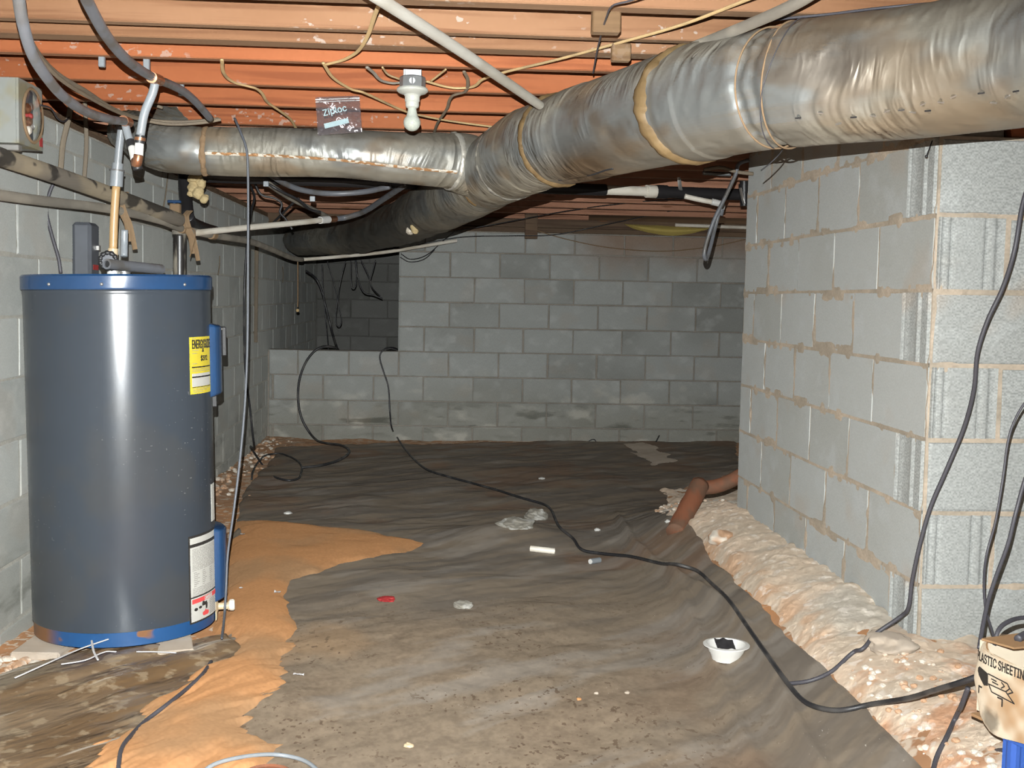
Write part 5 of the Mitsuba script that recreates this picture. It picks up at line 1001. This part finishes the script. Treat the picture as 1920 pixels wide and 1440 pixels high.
def stone(name, px, py, r, mat, label, cat, seed, sq=.6, group=None, sub=2):
    p = HF(px, py); return single(name, moved(rock(r, seed, sq, sub), axes(p + [0, 0, r * sq * .35], EX, EY, EZ)), mat, label, cat, group, smooth=True)
stone('dirt_clod', 968, 986, .085, 'rock_grey', 'broad grey crumbly clod on the dark sheet at a kink of the cord', 'clod', 11, .35, sub=4)
stone('dirt_clod', 1005, 972, .06, 'rock_grey', 'upper grey crumbly clod touching the extension cord', 'clod', 12, .6, sub=4)
stone('white_stone', 1120, 995, .016, 'bowl_white', 'small white stone on the dark sheet above the coupling', 'stone', 13)
stone('white_stone', 1252, 979, .014, 'bowl_white', 'small white stone beside the rust-brown pipe', 'stone', 14)
stone('yellow_crumb', 766, 1399, .012, 'cream_cap', 'yellow crumb of foam on the dusty sheet at the bottom middle', 'crumb', 15, .5)
stone('pale_chip', 1176, 1300, .008, 'concrete_pale', 'pale chip on the sheet left of the white bowl', 'chip', 16)
stone('pale_chip', 1118, 1301, .007, 'concrete_pale', 'tan round chip on the sheet farther left of the white bowl', 'chip', 17)
stone('pale_chip', 1086, 1312, .007, 'sand', 'orange chip on the sheet left of the tan round chip', 'chip', 18)
stone('red_scrap', 725, 1125, .030, 'red_scrap', 'red plastic scrap at the edge of the sand in the middle of the floor', 'scrap', 19, .3, sub=3)
stone('clear_scrap', 868, 1137, .036, 'rock_grey', 'grey crumpled film lump right of the red scrap', 'scrap', 20, .4, sub=3)
stone('footing_stone', 1350, 1012, .05, 'rubble', 'orange stone on the footing near the rust-brown pipe', 'stone', 21)
stone('footing_stone', 1668, 1216, .066, 'concrete_pale', 'large pale mortar lump on the footing under the pillar corner', 'stone', 22, .5, sub=3)
for k, (x, y) in enumerate(((540, 963), (1016, 898))): stone('paper_scrap', x, y, .022, 'bowl_white', ['white paper scrap on the dark sheet near the sand', 'tiny white scrap near the middle of the dark sheet'][k] , 'scrap', 30 + k, .4)
def scrap(px, py, w, h, label, seed, mat='tie_white'):
    p = HF(px, py, .006); v, q = grid(np.linspace(-w, w, 8), np.linspace(-h, h, 5), lambda X, Y: .012 * (nz(X, Y, 0, 90, seed) - .3) + .004)
    single('paper_scrap', TM(v + p, q), mat, label, 'scrap', smooth=True)
scrap(520, 1115, .012, .010, 'white torn scrap on the sand right of the heater drain valve', 40)
scrap(455, 1006, .010, .012, 'white torn scrap on the sand beside the lower access panel', 41)
scrap(560, 1272, .016, .008, 'white twisted scrap on the sand edge at lower left', 42)
scrap(452, 1108, .006, .007, 'tiny white scrap between the heater and the sand', 43)
# rust-brown pipe at the far end of the footing
t = thing('clay_pipe', 'rust-brown clay-covered pipe with a bent arm beside the far end of the footing', 'pipe')
YC = HF(1265, 1000)[1]
a = [P(1266, 1000, YC), P(1288, 956, YC + .12), P(1313, 908, YC + .25)]
part(t, 'barrel', tube(a, [.043], 16, 10, disp=lambda s, th: .006 * (meshkit.noise(np.stack(np.broadcast_arrays(s * 25, th * 2, 0 * s), -1), 3) - .5)), 'clay_pipe', True)
part(t, 'arm', tube([P(1306, 915, YC + .27), P(1336, 913, YC + .27), P(1360, 906, YC + .27), P(1392, 890, YC + .27)], [.033], 16, 10), 'clay_pipe', True)
# pads and straps under the heater
for k, (x0, x1, y0_, y1_, lab) in enumerate(((18, 112, 1238, 1216, 'pale concrete slab on the floor left of the heater base'), (296, 366, 1228, 1205, 'pale concrete slab under the front right of the heater base'))):
    a, b = HF(x0, y0_), HF(x1, y0_ if k == 0 else 1219); d = b - a; d[2] = 0; L = np.linalg.norm(d); u = _n(d); w = np.cross(EZ, u)
    m = box(0, L, 0, .19, -.03, .026 if k == 0 else .010, .006).subdivide_to_size(.03); m.vertices += .006 * (meshkit.fbm(m.vertices * 25, 3, k)[:, None] - .5); mz = min(a[2], b[2])
    single('concrete_pad', moved(m, axes([a[0], a[1], mz], u, w, EZ)), 'concrete_pale', lab, 'slab')
for k, (pts, lab) in enumerate((([('f', 28, 1284, .02), ('f', 90, 1262, .03), ('f', 150, 1238, .035), ('f', 203, 1222, .04)], 'long white plastic strap end lying before the heater base'),
                                ([('f', 172, 1228, .045), ('f', 176, 1240, .03), ('f', 184, 1250, .02)], 'short white strap crossing the long strap before the heater'),
                                ([('f', 256, 1234, .02), ('f', 290, 1234, .02), ('f', 330, 1236, .02)], 'white strap lying before the heater base at its middle'),
                                ([('f', 115, 1258, .02), ('f', 160, 1250, .02), ('f', 198, 1234, .02), ('f', 218, 1234, .02)], 'thin pale strap under the crossing of the white straps'))):
    cab('plastic_strap', lab, 'strap', pts, .003, 'tie_white', flat=(.0035, .002))
p = HF(500, 1462); single('round_lid', moved(lathe([(.0001, .006), (.050, .008), (.056, .012), (.060, .010), (.060, 0), (.0001, 0)], 40), axes(p + [0, 0, .004], EX, EY, EZ)), 'wood_dark' if False else 'clay_pipe', 'dark brown round lid under the hose at the bottom edge', 'lid')
cab('wall_wire', 'small black wire loop at the foot of the back wall left of the mortar patch', 'wire', [(1100, 831, 9.5), (1106, 826, 9.5), (1114, 824, 9.5), (1119, 831, 9.5)], .004, 'cord_black')
cab('stick', 'thin dark stick leaning on the back wall above the mortar patch', 'stick', [(1228, 832, 9.45), (1236, 817, 9.57)], .006, 'cord_black')
cab('nail', 'dark bent nail with a head in the pillar top below the fat duct', 'nail', [(1748, 264, 3.105), (1742, 280, 3.085), (1738, 291, 3.07)], .0016, 'cord_black')
single('nail', moved(trimesh.creation.icosphere(2, .004), trimesh.transformations.translation_matrix(P(1737, 293, 3.07))), 'cord_black', 'dark nail head hanging on the pillar top under the fat duct', 'nail')
cab('bell_wire', 'short dark wire end hanging below the twine-tied part of the fat duct', 'wire', [(1474, 268, 2.75), (1462, 288, 2.8), (1444, 306, 2.82), (1427, 320, 2.84)], .0016, 'cord_black')
# loose rubble along the walls: uncountable small stones
rs = np.random.default_rng(21)
def rubble(n, fx, r0, r1, name, label):
    ms = []
    for k in range(n):
        x, y = fx(); r = rs.uniform(r0, r1) ; m = trimesh.creation.icosphere(1, 1.0); v = m.vertices * (1 + .35 * (rs.random((len(m.vertices), 1)) - .5)) * r * np.array([1, 1, .7])
        base = max(float(zfloor(x, y)), float(foot_z(np.array([[x]]), np.array([[y]])).item()) if x > .9 and y < 6.6 else -1)
        ms.append(TM(v + [x, y, base + r * .3], m.faces))
    single(name, cat_(ms), 'rubble', label, 'rubble', smooth=False, kind='stuff')
rubble(300, lambda: (XL + .02 + abs(rs.normal(0, .10)), rs.uniform(4.2, 9.4)), .004, .020, 'rubble_strip', 'strip of small rubble along the foot of the left wall behind the heater')
rubble(120, lambda: (XL + .02 + abs(rs.normal(0, .12)), rs.uniform(2.5, 3.7)), .005, .022, 'rubble_strip', 'small rubble along the foot of the left wall in front of the heater')
rubble(330, lambda: (1.08 + abs(rs.normal(0, .16)), rs.choice([rs.uniform(5.25, 6.6), rs.uniform(2.2, 3.0)])), .002, .011, 'rubble_patch', 'small rubble scattered on both ends of the footing')
# ------------------------------------------------------------------ cardboard box on a blue bin
bx = thing('cardboard_box', 'worn cardboard box printed PLASTIC SHEETING standing on the blue bin', 'box')
BYY = 2.30
o = P(1812, 1347, BYY); tlb = P(1822, 1193, BYY); e1 = P(1945, 1412, 2.127) - o; ux = _n(e1 - EZ * e1[2]); uy = EZ; uz = np.cross(ux, uy)
if uz @ (CAM - o) < 0: uz = -uz
Hb = tlb[2] - o[2]; Wb = .30
def bxp(a, b, c=0): return o + ux * a + uy * b + uz * c
BXA = np.eye(4); BXA[:3, 0], BXA[:3, 1], BXA[:3, 2], BXA[:3, 3] = ux, uy, uz, o
# front panel with crushed left edge and a torn lower corner
na, nb_ = 30, 24
v, q = grid(np.linspace(0, 1, na), np.linspace(0, 1, nb_), lambda A, B: 0 * A); a, b = v[:, 0], v[:, 1]
xl = np.interp(b, [0, .08, .5, .9, 1], [.030, .010, -.012, .004, .016]); yl = b * Hb
xx = xl + (Wb - xl) * a; yy = yl - .006 * np.sin(a * 9) * (b < .05); yy = yy + np.where(b > .9, -.42 * np.clip(xx, 0, 1) * (b - .9) / .1, 0)
cc = -.030 * np.exp(-np.clip(xx - xl, 0, 1) / .018) + .010 * np.sin(a * 3.14) + .004 * (nz(xx, yy, 0, 25, 9) - .5)
front = o + ux[None] * xx[:, None] + uy[None] * yy[:, None] + uz[None] * cc[:, None]
fv = np.vstack([front, front - uz * .005]); n0 = len(front)
m = TM(fv, np.vstack([q, q[:, ::-1] + n0])); m = m if m.face_normals[0] @ uz > 0 else TM(fv, np.vstack([q[:, ::-1], q + n0])); part(bx, 'front_panel', m, 'cardboard', True)
def rim(idx): 
    k = len(idx) - 1; return [[idx[i], idx[i + 1], idx[i + 1] + n0, idx[i] + n0] for i in range(k)]
I = np.arange(n0).reshape(na, nb_); e = rim(I[:, 0]) + rim(I[:, -1]) + rim(I[0, :])
part(bx, 'torn_edge', TM(fv, np.array(e)), 'cardboard_brown')
part(bx, 'side_panel', moved(box(-.006, 0, .012, Hb * .93, -.20, -.032), BXA), 'cardboard', label='left side of the box')
part(bx, 'back_panel', moved(box(0, Wb, .012, Hb * .97, -.205, -.200), BXA), 'cardboard_brown')
part(bx, 'bottom_panel', moved(box(0, Wb, .004, .010, -.20, -.012), BXA), 'cardboard_brown')
fl = np.array([bxp(.01, Hb * .98, -.02), bxp(.085, Hb * .99, -.03), bxp(.085, Hb * .96, -.19), bxp(0, Hb * .97, -.19)]); part(bx, 'top_flap', TM(np.vstack([fl, fl - uy * .004]), [[0, 1, 2, 3], [7, 6, 5, 4], [0, 4, 5, 1], [1, 5, 6, 2], [2, 6, 7, 3], [3, 7, 4, 0]]), 'cardboard_brown', label='brown top flap')
def on_front(m): 
    m = m.copy(); v = m.vertices; x_, y_ = v[:, 0], v[:, 1]; A_ = np.clip(x_ / Wb, 0, 1); c_ = -.030 * np.exp(-np.clip(x_, 0, 1) / .018) + .010 * np.sin(A_ * 3.14) + .0045 + v[:, 2]
    m.vertices = o + ux[None] * x_[:, None] + uy[None] * y_[:, None] + uz[None] * c_[:, None]; return m
def bp(name, m, mat, label=None): return part(bx, name, on_front(m), mat, label=label)
tt = meshkit.text_mesh('PLASTIC SHEETING', .0165, .0004, True); s_ = .150 / tt.extents[0]; tt.apply_scale([s_, 1.1, 1]); tt.apply_transform(trimesh.transformations.translation_matrix([.016, Hb * .76, 0])); tt.vertices[:, 1] -= .10 * (tt.vertices[:, 0] - .018) * 0 ; tt.vertices[:, 1] += .0
bp('lettering', tt, 'ink_black', 'printed words PLASTIC SHEETING')
def flat2(pts, th=.0004): return trimesh.creation.extrude_polygon(sg.Polygon(pts).buffer(0), th, engine='earcut')
def stroke(pts, w=.0012): return trimesh.creation.extrude_polygon(sg.LineString(pts).buffer(w), .0004, engine='earcut')
hb = Hb
bp('roll_picture', flat2([(.024, hb * .66), (.030, hb * .69), (.060, hb * .66), (.062, hb * .52), (.050, hb * .50), (.030, hb * .58), (.024, hb * .62)]), 'ink_black', 'drawing of a dark roll')
for pts in ([(.062, hb * .66), (.115, hb * .645), (.122, hb * .60), (.112, hb * .545), (.064, hb * .545)], [(.064, hb * .545), (.074, hb * .47), (.135, hb * .45), (.112, hb * .545)], [(.072, hb * .62), (.085, hb * .615)], [(.075, hb * .59), (.09, hb * .585)], [(.10, hb * .63), (.108, hb * .60), (.10, hb * .565)], [(.118, hb * .62), (.13, hb * .57), (.118, hb * .53)]):
    bp('roll_line', stroke(pts), 'ink_black')
for pts in ([(.032, hb * .38), (.032, hb * .46), (.042, hb * .46)], [(.092, hb * .44), (.104, hb * .44), (.104, hb * .36)]): bp('corner_mark', stroke(pts, .0016), 'ink_black')
# blue bin
bb = thing('blue_bin', 'ribbed blue plastic bin under the cardboard box in the bottom right corner', 'bin')
zt2 = o[2] - .002; zb3 = float(zfloor(1.05, 2.2)); prof = []
for k in range(31): prof.append((.085 + .26 * k / 30, -.014 + (.005 if (k // 2) % 2 else 0)))
pgn = sg.Polygon(prof + [(.345, -.21), (.085, -.21)])
m = trimesh.creation.extrude_polygon(pgn, zt2 - zb3 - .01, engine='earcut'); BIN = np.eye(4); BIN[:3, 0], BIN[:3, 1], BIN[:3, 2], BIN[:3, 3] = ux, uz, EZ, [o[0], o[1], zb3]
part(bb, 'body', moved(m, BIN), 'blue_plastic', 20)
part(bb, 'rim', moved(box(.083, .347, -.212, -.010, zt2 - zb3 - .012, zt2 - zb3, .002), BIN), 'blue_plastic', 20)
